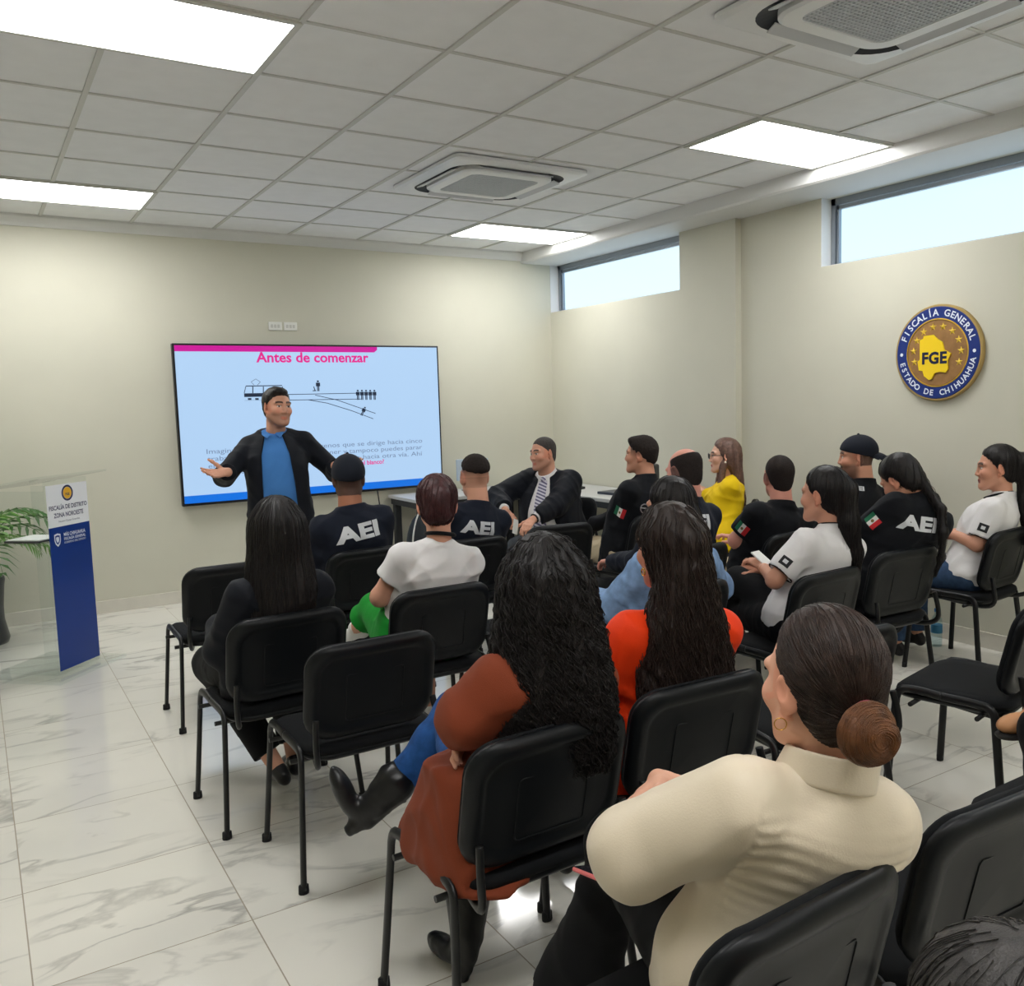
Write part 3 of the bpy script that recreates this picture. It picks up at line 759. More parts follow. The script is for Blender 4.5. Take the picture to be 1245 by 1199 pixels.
# folder on the empty chair, bottle by the wall
fd = empty('folder', (2.33, 3.80, .470), -.35); tag(fd, 'black folder with white papers lying on an empty chair seat', 'folder')
MB().box((-.12, -.16, 0), (.12, .16, .035), .006).build('cover', mat('folder_black', srgb(34, 36, 42), .45), fd)
MB().box((-.123, -.15, .008), (.10, .165, .027)).build('paper', mat('paper_white', None), fd)
bt = empty('water_bottle', (4.93, 3.25, 0)); tag(bt, 'clear water bottle standing on the floor by the side wall', 'bottle')
MB().lathe([(.001, 0), (.030, 0), (.033, .01), (.033, .06), (.031, .065), (.033, .07), (.033, .15), (.028, .175), (.014, .20), (.013, .215), (.001, .216)], n=20).build('bottle_body', clear_mat('clear_pet', (.80, .90, .93, 1), .06), bt)
MB().lathe([(.001, 0), (.0155, 0), (.0155, .02), (.001, .02)], (0, 0, .215), 14).build('bottle_cap', mat('blue_cap', srgb(40, 110, 180), .4), bt)
MB().lathe([(.0336, .085), (.0340, .086), (.0340, .135), (.0336, .136)], n=20).build('bottle_label', mat('bottle_label', srgb(70, 150, 196), .4), bt)
# ------------------------------------------------------------------ smooth bodies: distance fields meshed with surface nets
f32 = np.float32
def nrm(v): v = np.asarray(v, float); return v/max(np.linalg.norm(v), 1e-9)
class Cap:      # tapered capsule
    def __init__(s, a, b, r1, r2): s.a, s.b, s.r1, s.r2 = np.asarray(a, float), np.asarray(b, float), r1, r2
    def box(s): r = max(s.r1, s.r2); return np.minimum(s.a, s.b)-r, np.maximum(s.a, s.b)+r
    def __call__(s, x, y, z):
        ab = s.b-s.a; L2 = max(ab@ab, 1e-9); px, py, pz = x-s.a[0], y-s.a[1], z-s.a[2]
        t = np.clip((px*ab[0]+py*ab[1]+pz*ab[2])/L2, 0, 1)
        return np.sqrt((px-ab[0]*t)**2+(py-ab[1]*t)**2+(pz-ab[2]*t)**2) - (s.r1+(s.r2-s.r1)*t)
class Ell:      # oriented ellipsoid; rows of Rm are its axes
    def __init__(s, c, r, Rm=np.eye(3)): s.c, s.r, s.R = np.asarray(c, float), np.asarray(r, float)*np.ones(3), np.asarray(Rm, float)
    def box(s): e = np.abs(s.R.T)@s.r; return s.c-e, s.c+e
    def __call__(s, x, y, z):
        p = (x-s.c[0], y-s.c[1], z-s.c[2]); q = [p[0]*s.R[i, 0]+p[1]*s.R[i, 1]+p[2]*s.R[i, 2] for i in range(3)]
        k0 = np.sqrt(sum((q[i]/s.r[i])**2 for i in range(3))); k1 = np.sqrt(sum((q[i]/s.r[i]**2)**2 for i in range(3)))
        return k0*(k0-1)/np.maximum(k1, 1e-6)
class Loft:     # stack of elliptical sections along axis R[2] from o; widths w(x), d(y), shift of the centre in y
    def __init__(s, o, Rm, ts, ws, ds, yo=None, xo=None, inf=0, p=2.0):
        s.o, s.R, s.ts = np.asarray(o, float), np.asarray(Rm, float), np.asarray(ts, float)
        s.ws, s.ds = np.asarray(ws, float)+inf, np.asarray(ds, float)+inf
        s.yo = np.zeros(len(ts)) if yo is None else np.asarray(yo, float); s.xo = np.zeros(len(ts)) if xo is None else np.asarray(xo, float)
        s.inf = inf; s.p = p
    def box(s):
        P = []
        for i in range(len(s.ts)):
            c = s.o+s.R[2]*s.ts[i]+s.R[1]*s.yo[i]+s.R[0]*s.xo[i]; e = np.abs(s.R[0])*s.ws[i]+np.abs(s.R[1])*s.ds[i]+s.inf
            P += [c-e, c+e]
        P = np.array(P); return P.min(0), P.max(0)
    def local(s, x, y, z):
        p = (x-s.o[0], y-s.o[1], z-s.o[2]); return [p[0]*s.R[i, 0]+p[1]*s.R[i, 1]+p[2]*s.R[i, 2] for i in range(3)]
    def __call__(s, x, y, z):
        u, v, t = s.local(x, y, z)
        w = np.interp(t, s.ts, s.ws); d = np.interp(t, s.ts, s.ds); v = v-np.interp(t, s.ts, s.yo); u = u-np.interp(t, s.ts, s.xo)
        if s.p == 2: q = np.sqrt((u/w)**2+(v/d)**2)
        else: q = (np.abs(u/w)**s.p+np.abs(v/d)**s.p)**(1/s.p)
        a = (q-1)*np.minimum(w, d)
        b = np.maximum(s.ts[0]-s.inf-t, t-s.ts[-1]-s.inf)
        k = .03; h = np.maximum(k-np.abs(a-b), 0)/k
        return np.maximum(a, b)+h*h*k*.25
class RBox:
    def __init__(s, c, half, Rm=np.eye(3), r=.005): s.c, s.h, s.R, s.r = np.asarray(c, float), np.asarray(half, float), np.asarray(Rm, float), r
    def box(s): e = np.abs(s.R.T)@s.h; return s.c-e, s.c+e
    def __call__(s, x, y, z):
        p = (x-s.c[0], y-s.c[1], z-s.c[2]); q = [np.abs(p[0]*s.R[i, 0]+p[1]*s.R[i, 1]+p[2]*s.R[i, 2])-s.h[i]+s.r for i in range(3)]
        return np.sqrt(sum(np.maximum(k, 0)**2 for k in q))+np.minimum(np.maximum(np.maximum(q[0], q[1]), q[2]), 0)-s.r

class Grid:
    def __init__(s, lo, hi, h):
        s.lo = np.asarray(lo, float); s.h = h; s.n = np.maximum(np.ceil((np.asarray(hi)-s.lo)/h).astype(int)+1, 4)
        s.D = np.full(s.n, 9, f32)
        s.ax = [(s.lo[i]+h*np.arange(s.n[i])).astype(f32) for i in range(3)]
    def win(s, lo, hi):
        a = np.clip(np.floor((lo-s.lo)/s.h).astype(int), 0, s.n); b = np.clip(np.ceil((hi-s.lo)/s.h).astype(int)+1, 0, s.n)
        if np.any(b <= a): return None
        sl = tuple(slice(a[i], b[i]) for i in range(3))
        return sl, s.ax[0][sl[0]][:, None, None], s.ax[1][sl[1]][None, :, None], s.ax[2][sl[2]][None, None, :]
    def all(s): return s.ax[0][:, None, None], s.ax[1][None, :, None], s.ax[2][None, None, :]
    def add(s, prim, k=.015):
        lo, hi = prim.box(); w = s.win(lo-k-3*s.h, hi+k+3*s.h)
        if w is None: return s
        sl, x, y, z = w; b = prim(x, y, z).astype(f32); a = s.D[sl]
        h = np.maximum(k-np.abs(a-b), 0)/k; s.D[sl] = np.minimum(a, b)-h*h*k*f32(.25); return s
    def sub(s, prim, k=.005):
        lo, hi = prim.box(); w = s.win(lo-k-3*s.h, hi+k+3*s.h)
        if w is None: return s
        sl, x, y, z = w; b = -prim(x, y, z).astype(f32); a = s.D[sl]
        h = np.maximum(k-np.abs(a-b), 0)/k; s.D[sl] = np.maximum(a, b)+h*h*k*f32(.25); return s
    def keep(s, fn, k=.004):
        b = fn(*s.all()).astype(f32); a = s.D
        h = np.maximum(k-np.abs(a-b), 0)/k; s.D = (np.maximum(a, b)+h*h*k*f32(.25)).astype(f32); return s
    def plane(s, p, n, k=.004):      # keep the side the normal points away from
        n = nrm(n); return s.keep(lambda x, y, z: (x-p[0])*n[0]+(y-p[1])*n[1]+(z-p[2])*n[2], k)
    def disp(s, fn): s.D = (s.D+fn(*s.all())).astype(f32); return s
    def sample(s, P):
        q = (np.asarray(P)-s.lo)/s.h; q = np.clip(q, 0, np.array(s.n)-1.001); i = q.astype(int); f = q-i; D = s.D
        r = 0
        for a in (0, 1):
            for b in (0, 1):
                for c in (0, 1):
                    w = (f[:, 0] if a else 1-f[:, 0])*(f[:, 1] if b else 1-f[:, 1])*(f[:, 2] if c else 1-f[:, 2])
                    r = r+w*D[i[:, 0]+a, i[:, 1]+b, i[:, 2]+c]
        return r
    def grad(s, P):
        e = s.h; g = np.stack([s.sample(P+np.eye(3)[i]*e)-s.sample(P-np.eye(3)[i]*e) for i in range(3)], 1)
        return g/np.maximum(np.linalg.norm(g, axis=1), 1e-9)[:, None]
    def net(s):
        D = s.D
        for i in range(3):           # closed at the border of the grid
            sl = [slice(None)]*3
            for e in (0, -1): sl[i] = e; D[tuple(sl)] = np.maximum(D[tuple(sl)], .001)
        I = D < 0
        c = [I[a:I.shape[0]-1+a, b:I.shape[1]-1+b, d:I.shape[2]-1+d] for a in (0, 1) for b in (0, 1) for d in (0, 1)]
        any_ = c[0].copy(); all_ = c[0].copy()
        for q in c[1:]: any_ |= q; all_ &= q
        act = any_ & ~all_
        idx = np.full(act.shape, -1, np.int64); cells = np.argwhere(act); idx[act] = np.arange(len(cells))
        i, j, k = cells.T
        V = [D[i+a, j+b, k+d] for a in (0, 1) for b in (0, 1) for d in (0, 1)]
        off = [(a, b, d) for a in (0, 1) for b in (0, 1) for d in (0, 1)]
        S = np.zeros((len(cells), 3)); n = np.zeros(len(cells))
        for p in range(8):
            for q in range(p+1, 8):
                if sum(abs(off[p][m]-off[q][m]) for m in range(3)) != 1: continue
                x = (V[p] < 0) != (V[q] < 0); t = np.where(x, V[p]/np.where(x, V[p]-V[q], 1), 0)
                for m in range(3): S[:, m] += np.where(x, off[p][m]+t*(off[q][m]-off[p][m]), 0)
                n += x
        P = s.lo+s.h*(cells+S/n[:, None])
        Q = []
        for ax in range(3):
            u, v = (ax+1) % 3, (ax+2) % 3
            sa = [slice(None)]*3; sb = [slice(None)]*3; sa[ax] = slice(0, -1); sb[ax] = slice(1, None)
            for m in (u, v): sa[m] = slice(1, -1); sb[m] = slice(1, -1)
            A, B = I[tuple(sa)], I[tuple(sb)]; e = np.argwhere(A != B)
            e[:, u] += 1; e[:, v] += 1
            fl = A[tuple((e-np.eye(3, dtype=int)[u]-np.eye(3, dtype=int)[v]).T)]
            eu, ev = np.eye(3, dtype=int)[u], np.eye(3, dtype=int)[v]
            q = np.stack([idx[tuple((e-eu-ev).T)], idx[tuple((e-ev).T)], idx[tuple(e.T)], idx[tuple((e-eu).T)]], 1)
            q[~fl] = q[~fl][:, ::-1]; Q.append(q)
        return P, np.concatenate(Q)

def np_mesh(name, P, Q, uv=None):
    me = bpy.data.meshes.new(name); n = Q.shape[1]
    me.vertices.add(len(P)); me.vertices.foreach_set('co', np.ascontiguousarray(P, dtype=f32).ravel())
    me.loops.add(Q.size); me.loops.foreach_set('vertex_index', Q.ravel().astype(np.int32))
    me.polygons.add(len(Q)); me.polygons.foreach_set('loop_start', np.arange(0, Q.size, n, dtype=np.int32))
    me.polygons.foreach_set('use_smooth', np.ones(len(Q), bool))
    me.update(calc_edges=True); me.validate(); return me
def join_pq(L):
    o = 0; P = []; Q = []
    for p, q in L: P.append(p); Q.append(q+o); o += len(p)
    return np.concatenate(P), np.concatenate(Q)
def boxof(prims, pad):
    B = [p.box() for p in prims]; return np.min([b[0] for b in B], 0)-pad, np.max([b[1] for b in B], 0)+pad

def folds(seed, amp, wl, stretch=(1, 1, 1)):
    """cloth folds: warped ridged waves"""
    r = np.random.default_rng(seed); K = []
    for i in range(4):
        k = nrm(r.normal(size=3))*2*PI/(wl*r.uniform(.7, 1.6))*np.array(stretch); K.append((k, r.uniform(0, 6), nrm(r.normal(size=3))*2*PI/(wl*2.2), r.uniform(0, 6)))
    def fn(x, y, z):
        s = 0
        for k, p, m, q in K:
            w = np.sin(x*m[0]+y*m[1]+z*m[2]+q)
            s = s+(np.abs(np.sin((x*k[0]+y*k[1]+z*k[2]+p)/2+1.3*w))-.6)*(.5+.5*w)
        return (amp*.5)*s
    return fn

def tubes(P, r, n=4):
    """P: (N,M,3) strand points, r: (N,M) radii -> verts, quads"""
    N_, M_ = P.shape[:2]; T = np.gradient(P, axis=1); T /= np.maximum(np.linalg.norm(T, axis=2), 1e-9)[..., None]
    ref = np.array([.31, .52, .17]); X = np.cross(T, ref); X /= np.maximum(np.linalg.norm(X, axis=2), 1e-9)[..., None]; Y = np.cross(T, X)
    a = 2*PI*np.arange(n)/n
    V = P[:, :, None, :]+r[:, :, None, None]*(np.cos(a)[None, None, :, None]*X[:, :, None, :]+np.sin(a)[None, None, :, None]*Y[:, :, None, :])
    id_ = np.arange(N_*M_*n).reshape(N_, M_, n); nx = np.roll(id_, -1, 2)
    Q = np.stack([id_[:, :-1], nx[:, :-1], nx[:, 1:], id_[:, 1:]], -1).reshape(-1, 4)
    return V.reshape(-1, 3), Q
def strands(G, starts, step, M_, r0, curl=0, wl=.05, drift=.0, seed=0, lift=.002, gravity=(0, 0, -1), flow=None):
    r = np.random.default_rng(seed); N_ = len(starts); p = np.array(starts, float); out = []
    gdir = np.asarray(gravity, float)
    for m in range(M_):
        n = G.grad(p); d = G.sample(p); p = p-n*(d-lift)[:, None]
        out.append(p.copy())
        g = (flow(p) if flow is not None else np.repeat(gdir[None], N_, 0))
        t = g-n*np.sum(g*n, 1)[:, None]; t = t/np.maximum(np.linalg.norm(t, axis=1), 1e-6)[:, None]
        t = t+r.normal(size=t.shape)*drift
        p = p+t*step
    P = np.stack(out, 1)
    if curl:
        T = np.gradient(P, axis=1); T /= np.maximum(np.linalg.norm(T, axis=2), 1e-9)[..., None]
        nn = np.stack([G.grad(P[:, m]) for m in range(M_)], 1); b = np.cross(T, nn)
        s = np.arange(M_)*step; ph = r.uniform(0, 6.28, (N_, 1)); w = wl*r.uniform(.7, 1.3, (N_, 1))
        am = curl*np.minimum(1, s/.08)[None]*r.uniform(.6, 1.2, (N_, 1))
        P = P+b*(am*np.cos(2*PI*s/w+ph))[..., None]+nn*(am*.6*(1+np.sin(2*PI*s/w+ph)))[..., None]
    rad = r0*r.uniform(.6, 1.2, (N_, 1))*np.linspace(1, .55, M_)[None]
    return tubes(P, rad)
# ------------------------------------------------------------------ people
SKIN = {'light': srgb(226, 172, 146), 'fair': srgb(230, 182, 158), 'tan': srgb(206, 150, 124), 'mid': srgb(216, 160, 134), 'brown': srgb(168, 112, 86), 'pink': srgb(222, 156, 138)}
M_skin = mat('skin', (1, 1, 1, 1), .48, attr='skin_tone', spec=.4, bump=(350, .08))
def hairmat(name, c, rough=.42, noise=(60, .35), spec=.38): return mat(name, c, rough, spec=spec, noise=noise, bump=(420, .35))
HAIR = {'crop': hairmat('cropped_dark_hair', srgb(42, 36, 34), .75, (200, .3), .15), 'salt': hairmat('greying_cropped_hair', srgb(74, 70, 68), .7, (200, .4), .15), 'black': hairmat('black_hair', srgb(26, 22, 22)), 'dark': hairmat('dark_brown_hair', srgb(40, 29, 25)), 'wine': hairmat('wine_tinted_hair', srgb(66, 36, 38)),
        'brown': hairmat('brown_hair', srgb(46, 32, 26), noise=(40, .5)), 'ombre': hairmat('light_brown_hair', srgb(110, 84, 74)), 'copper': hairmat('copper_hair', srgb(98, 60, 32), noise=(50, .4)), 'grey': hairmat('grey_hair', srgb(50, 47, 45))}
def cloth(name, c, rough=.8, bump=(500, .3), noise=None, sheen=.03, spec=.22): return mat(name, c, rough, sheen=sheen, bump=bump, noise=noise, spec=spec)
C_black = cloth('black_cloth', srgb(17, 19, 24)); C_navy = cloth('navy_cloth', srgb(21, 26, 39)); C_suit = cloth('dark_suit_cloth', srgb(18, 21, 29), .7)
C_white = cloth('white_cotton', srgb(228, 226, 226)); C_khaki = cloth('khaki_cotton', srgb(196, 180, 150)); C_blk2 = cloth('black_trouser_cloth', srgb(14, 15, 18))
C_jean = cloth('blue_denim', srgb(34, 78, 138), noise=(30, .25)); C_djean = cloth('dark_denim', srgb(52, 74, 104), noise=(30, .25))
M_shoe = mat('black_leather', srgb(20, 20, 22), .35); M_tshoe = mat('tan_leather', srgb(190, 136, 92), .5); M_wshoe = mat('white_trainer', srgb(226, 224, 220), .5); M_sole = mat('dark_rubber', srgb(40, 38, 36), .7)
G_P = 'people in the room'

def rotm(yaw, pitch=0, roll=0):
    """rows: right, forward, up. yaw turns left from +y, pitch looks down, roll tips to the right"""
    y, p, r = map(math.radians, (yaw, pitch, roll))
    f = np.array([-math.sin(y), math.cos(y), 0]); x = np.array([math.cos(y), math.sin(y), 0]); u = np.array([0, 0, 1.])
    f2 = f*math.cos(p)-u*math.sin(p); u2 = u*math.cos(p)+f*math.sin(p)
    x2 = x*math.cos(r)-u2*math.sin(r); u3 = u2*math.cos(r)+x*math.sin(r)
    return np.array([x2, f2, u3])

class Person:
    def __init__(s, label, seat, th, head, y, look, pitch=0, roll=0, sex='m', fat=1.0, skin='tan', hs=1.0, chest=None, standing=False, toph=.127, pelvis=None, sh=None, nk=(0, 0, 0), category='person'):
        """seat: floor point under the hips, th: facing, head: photo point of the crown at depth y"""
        s.sex, s.fat, s.skin, s.hs, s.standing = sex, fat, SKIN[skin], hs, standing
        s.B = rotm(th); s.th = th
        s.root = empty('person', (seat[0], seat[1], 0)); tag(s.root, label, category, G_P)
        s.off = np.array([seat[0], seat[1], 0.])
        top = W(head, y) if len(head) == 2 else np.asarray(head, float); s.HR = rotm(look, pitch, roll)
        s.hc = top - s.HR[2]*toph*hs
        s.neck = s.hc + s.HR[1]*(-.030*hs) + np.array([0, 0, -.162*hs])
        s.neck = s.neck+np.array(nk)
        s.P = np.array([seat[0], seat[1], .565]) - s.B[1]*.035 if pelvis is None else np.asarray(pelvis, float)
        up = nrm(s.neck-s.P); s.Lt = np.linalg.norm(s.neck-s.P)
        th_ = th if chest is None else chest
        Bc = rotm(th_); x = nrm(Bc[0]-up*(Bc[0]@up)); fwd = np.cross(up, x)
        s.T = np.array([x, fwd, up])
        sw = (.164 if sex == 'm' else .140)*(1+(fat-1)*.22) if sh is None else sh
        s.sw = sw
        s.S = {'R': s.tp(sw, -.018, .83), 'L': s.tp(-sw, -.018, .83)}
        s.prims_t = {}; s.arm = {}; s.leg = {}; s.handp = {'R': [], 'L': []}
        s.parts = []
    def tp(s, x, y, t): return s.P+s.T[0]*x+s.T[1]*y+s.T[2]*t*s.Lt
    def hp(s, x, y, z): return s.hc+(s.HR[0]*x+s.HR[1]*y+s.HR[2]*z)*s.hs
    # ---- skeleton
    def torso(s, inf=0, t0=-.24, belly=0, bust=0):
        f = s.fat
        if s.sex == 'm': w = [.165, .168, .155, .162, .170, .128, .060]; d = [.105, .122, .117, .124, .120, .096, .056]
        else: w = [.170, .178, .136, .138, .143, .108, .050]; d = [.108, .122, .100, .108, .110, .088, .048]
        ts = np.array([-.24, 0, .26, .52, .74, .88, 1.0])
        w = np.array(w)*np.array([f, f, f, f, 1+(f-1)*.8, 1+(f-1)*.5, 1]); d = np.array(d)*np.array([f, f, f*1.05, f, 1+(f-1)*.8, 1, 1])
        yo = np.array([0, 0, .012+belly, .018+belly*.5+bust*.5, .010+bust, -.012, -.012])
        d = d+np.array([0, belly*.3, belly, belly*.6+bust*.3, bust*.6, 0, 0])
        if t0 != -.24:
            ts = np.concatenate([[t0], ts[1:]])
        if s.sex == 'f': pass
        tt = np.linspace(ts[0], 1.0, 36)                       # rounded through the sections
        def sm(v):
            q = np.interp(tt, ts, v)
            for _ in range(4): q[1:-1] = (q[:-2]+2*q[1:-1]+q[2:])/4
            return q
        return Loft(s.P, s.T, tt*s.Lt, sm(w), sm(d), sm(yo), inf=inf, p=2.3)
    def traps(s, inf=0):
        r = .032 if s.sex == 'm' else .027
        return [Cap(s.tp(q*.030, -.018, .975), s.S[k]-s.T[0]*q*.012, r+inf, (.046 if s.sex == 'm' else .039)*(1+(s.fat-1)*.4)+inf) for k, q in (('R', 1), ('L', -1))]
    def setarm(s, k, hand, hint=None, elbow=None, curl=.35, palm=(0, 0, -1), dir=None, spread=.0, size=1.0, thumb=.5, Lu=None, Ll=None):
        Lu = Lu or (.292 if s.sex == 'm' else .268); Ll = Ll or (.252 if s.sex == 'm' else .230)
        S = s.S[k]; hand = np.asarray(hand, float); sg = 1 if k == 'R' else -1
        v = hand-S; dd = np.linalg.norm(v)
        if dd > (Lu+Ll)*.985: hand = S+v/dd*(Lu+Ll)*.985; v = hand-S; dd = np.linalg.norm(v)
        a = (Lu*Lu-Ll*Ll+dd*dd)/(2*dd); h = math.sqrt(max(Lu*Lu-a*a, 0)); n = v/dd
        hint = s.T[0]*sg*.34-s.T[1]*.12+np.array([0, 0, -.9]) if hint is None else np.asarray(hint, float)
        q = nrm(hint-n*(hint@n)); E = S+n*a+q*h
        if elbow is not None: E = np.asarray(elbow, float)
        s.arm[k] = (S, E, hand)
        s.hand(k, hand, nrm(dir) if dir is not None else nrm(hand-E), palm, curl, spread, size*(1 if s.sex == 'm' else .92), thumb)
    def lap(s, k, fw=.26, side=.09, up=.125, **kw):
        sg = 1 if k == 'R' else -1
        h = s.P+s.B[1]*fw+s.B[0]*sg*side+np.array([0, 0, up])
        kw.setdefault('palm', (0, 0, -1)); s.setarm(k, h, **kw)
    def hand(s, k, w, d, palm, curl, spread, sz, thumb):
        sg = 1 if k == 'R' else -1
        palm = np.asarray(palm, float); n = nrm(palm-d*(palm@d)); t = np.cross(d, n)*sg     # t: towards the thumb
        L = []
        base = w+d*.012
        for q in (.027, .009, -.009, -.026):
            L.append(Cap(base+t*q*.62*sz, w+d*(.092-abs(q-.009)*.25)*sz+t*q*sz, .0125*sz, .0105*sz))
        L.append(Cap(base, w+d*.06*sz, .019*sz, .015*sz))
        lens = (.040, .044, .041, .032)
        for i, (q, l) in enumerate(zip((.029, .0095, -.0095, -.028), lens)):
            p = w+d*(.092-abs(q-.009)*.25)*sz+t*q*sz
            dirv = nrm(d+t*q*spread*18); ang = 0
            for j, (ll, r0, r1) in enumerate(((l, .0092, .0082), (l*.62, .0082, .0074), (l*.5, .0074, .0062))):
                ang += curl*(.7+.35*j+.12*i); dj = nrm(dirv*math.cos(ang)+n*math.sin(ang)); e = p+dj*ll*sz
                L.append(Cap(p, e, r0*sz, r1*sz)); p = e
        p = w+d*.022*sz+t*.022*sz
        dt = nrm(d*(.72-.3*thumb)+t*(.45+.5*thumb)+n*.25); e = p+dt*.046*sz; L.append(Cap(p, e, .0145*sz, .0105*sz))
        dt2 = nrm(dt+d*.45+n*.15); f = e+dt2*.033*sz; L.append(Cap(e, f, .0102*sz, .009*sz)); L.append(Cap(f, f+nrm(dt2+d*.3)*.024*sz, .009*sz, .0072*sz))
        s.handp[k] = L
    def setleg(s, k, knee=None, ankle=None, toe=None):
        sg = 1 if k == 'R' else -1
        hip = s.P+s.B[0]*sg*.092*s.fat**.5+np.array([0, 0, -.02])
        knee = hip+s.B[1]*.40+s.B[0]*sg*.05+np.array([0, 0, -.035]) if knee is None else np.asarray(knee, float)
        ankle = np.array([knee[0], knee[1], .095])+s.B[1]*(-.03) if ankle is None else np.asarray(ankle, float)
        toe = nrm(s.B[1]+s.B[0]*sg*.15) if toe is None else nrm(toe)
        s.leg[k] = (hip, knee, ankle, toe)
    def armprims(s, k, inf=0, upto=2.0, scale=1.0):
        """upto: 1 = elbow, 2 = wrist"""
        S, E, Wr = s.arm[k]; m = s.sex == 'm'; f = (1+(s.fat-1)*.5)*scale
        r = (.047*f, .041*f, .039*f, .028) if m else (.040*f, .037*f, .035*f, .0245)
        L = []
        a = min(upto, 1); e1 = S+(E-S)*a; L.append(Cap(S, e1, r[0]+inf, r[0]+(r[1]-r[0])*a+inf))
        if upto > 1:
            b = upto-1; mid = E+(Wr-E)*.3
            L.append(Cap(E, E+(Wr-E)*b, r[1]*.98+inf, r[2]+(r[3]-r[2])*b+inf))
        return L
    def legprims(s, k, inf=0, upto=2.0, flare=0):
        hip, knee, ank, toe = s.leg[k]; f = 1+(s.fat-1)*.6; m = s.sex == 'm'
        L = [Cap(hip, knee, .088*f+inf, .060+inf)]
        if upto > 1:
            c = knee+(ank-knee)*.32; back = -nrm(np.cross(np.cross(ank-knee, toe), ank-knee))*.012
            b = upto-1
            L += [Cap(knee, c+back, .058+inf, .055+inf), Cap(c+back, knee+(ank-knee)*b, .055+inf, .036+inf+flare)]
        return L
    # ---- meshes
    def add(s, name, G, m, par=None, extra=None, label=None):
        P, Q = G.net()
        if extra: P, Q = join_pq([(P, Q)]+extra)
        me = np_mesh(name, P-s.off, Q); o = link(name, me, m, par or s.root)
        if label: o['label'] = label
        s.parts.append(o); return o
    def addpq(s, name, P, Q, m, par=None):
        me = np_mesh(name, P-s.off, Q); return link(name, me, m, par or s.root)
    def addmb(s, name, mb, m, par=None):
        bmesh.ops.translate(mb.bm, vec=-Vector(s.off), verts=mb.bm.verts); return mb.build(name, m, par or s.root)
    def headprims(s, G, jaw=1.0, detail=True):
        h = s.hs; R = s.HR; E = lambda c, r, k=.02: G.add(Ell(s.hp(*c), np.array(r)*h, R), k*h)
        C = lambda a, b, r1, r2, k=.012: G.add(Cap(s.hp(*a), s.hp(*b), r1*h, r2*h), k*h)
        E((0, -.012, .035), (.074, .094, .083))
        E((0, .030, -.020), (.062*jaw, .064, .085), .03)
        E((0, .045, -.068), (.044*jaw, .046, .046), .03)
        for q in (-1, 1): C((q*.052*jaw, .005, -.058), (q*.022*jaw, .075, -.098), .016, .015, .03)
        C((-.010, .082, -.102), (.010, .082, -.102), .015, .015, .02)
        for q in (-1, 1):
            G.sub(Ell(s.hp(q*.033, .103, .006), np.array((.019, .015, .012))*h, R), .016*h)
            E((q*.042, .066, -.024), (.024, .026, .024), .02)
            C((q*.050, .074, .028), (q*.014, .087, .026), .008, .009, .016)
            E((q*.032, .077, .006), (.0135, .0125, .0125), .004)
        C((0, .086, .016), (0, .1035, -.027), .0085, .0110, .014)
        for q in (-1, 1): E((q*.0125, .094, -.032), (.009, .012, .008), .008)
        lp = .0075 if s.sex == 'f' else .006
        C((-.019, .085, -.0635), (0, .093, -.061), .004, lp, .005); C((0, .093, -.061), (.019, .085, -.0635), lp, .004, .005)
        C((-.016, .085, -.0715), (.016, .085, -.0715), lp+.001, lp+.001, .006); C((-.008, .0905, -.0715), (.008, .0905, -.0715), lp, lp, .006)
        # ears
        for q in (-1, 1):
            RR = np.array([nrm(R[0]*q-R[1]*.45), nrm(R[1]+R[0]*q*.45-R[2]*.2), nrm(R[2]+R[1]*.2)]); RR[1] = np.cross(RR[2], RR[0]); 
            G.add(Ell(s.hp(q*.079, -.008, -.004), np.array((.0075, .0195, .033))*h, RR), .006*h)
            G.sub(Ell(s.hp(q*.089, -.003, .004), np.array((.0065, .0105, .019))*h, RR), .004*h)
            G.add(Cap(s.hp(q*.078, .006, -.012), s.hp(q*.080, .010, -.004), .0045*h, .0045*h), .004*h)
            G.add(Ell(s.hp(q*.077, .001, -.034), np.array((.006, .009, .011))*h, RR), .006*h)
        n = .056 if s.sex == 'm' else .046
        n *= (1+(s.fat-1)*.4)
        G.add(Cap(s.hp(0, -.020, -.045), s.neck+s.T[2]*.01, n*.98, n*1.06), .03)
    def body(s, fine=.0034, brow=(30, 22, 20), lips=None, stubble=0, buzz=None, cut=True, handfine=.0036, jaw=1.0, arms=2.0, legs=True, coarse=.0085):
        pq = []
        lo = s.hc-.175*s.hs; hi = s.hc+.175*s.hs; lo = np.minimum(lo, s.neck-.07); hi = np.maximum(hi, s.neck+.07)
        G = Grid(lo, hi, fine); s.headprims(G, jaw); s.GH = G; hpq = G.net(); pq.append(hpq); nh = len(hpq[0])
        pr = [s.torso(-.012)]+s.traps(-.012)
        for k in s.arm: pr += s.armprims(k, -.001)
        if legs:
            for k in s.leg: pr += s.legprims(k, -.004)
        n = .046 if s.sex == 'm' else .040
        pr.append(Cap(s.neck+s.T[2]*.03, s.neck-s.T[2]*.05, n*.97, n*1.05))
        lo, hi = boxof(pr, .03); G = Grid(lo, hi, coarse)
        for p in pr: G.add(p, .025)
        s.clear(G); pq.append(G.net())
        for k in ('R', 'L'):
            if not s.handp[k]: continue
            S, E, Wr = s.arm[k]; d = nrm(Wr-E); f = 1+(s.fat-1)*.5
            L = list(s.handp[k]); L.append(Cap(Wr-d*.07, Wr+d*.01, .0318*f if s.sex == 'm' else .0275*f, .025 if s.sex == 'm' else .0215))
            lo, hi = boxof(L, .012); G = Grid(lo, hi, handfine)
            for i, p in enumerate(L): G.add(p, .007 if 5 <= i < 17 else .012)
            pq.append(G.net())
        P, Q = join_pq(pq)
        me = np_mesh('body', P-s.off, Q); o = link('body', me, M_skin, s.root); s.bodyo = o
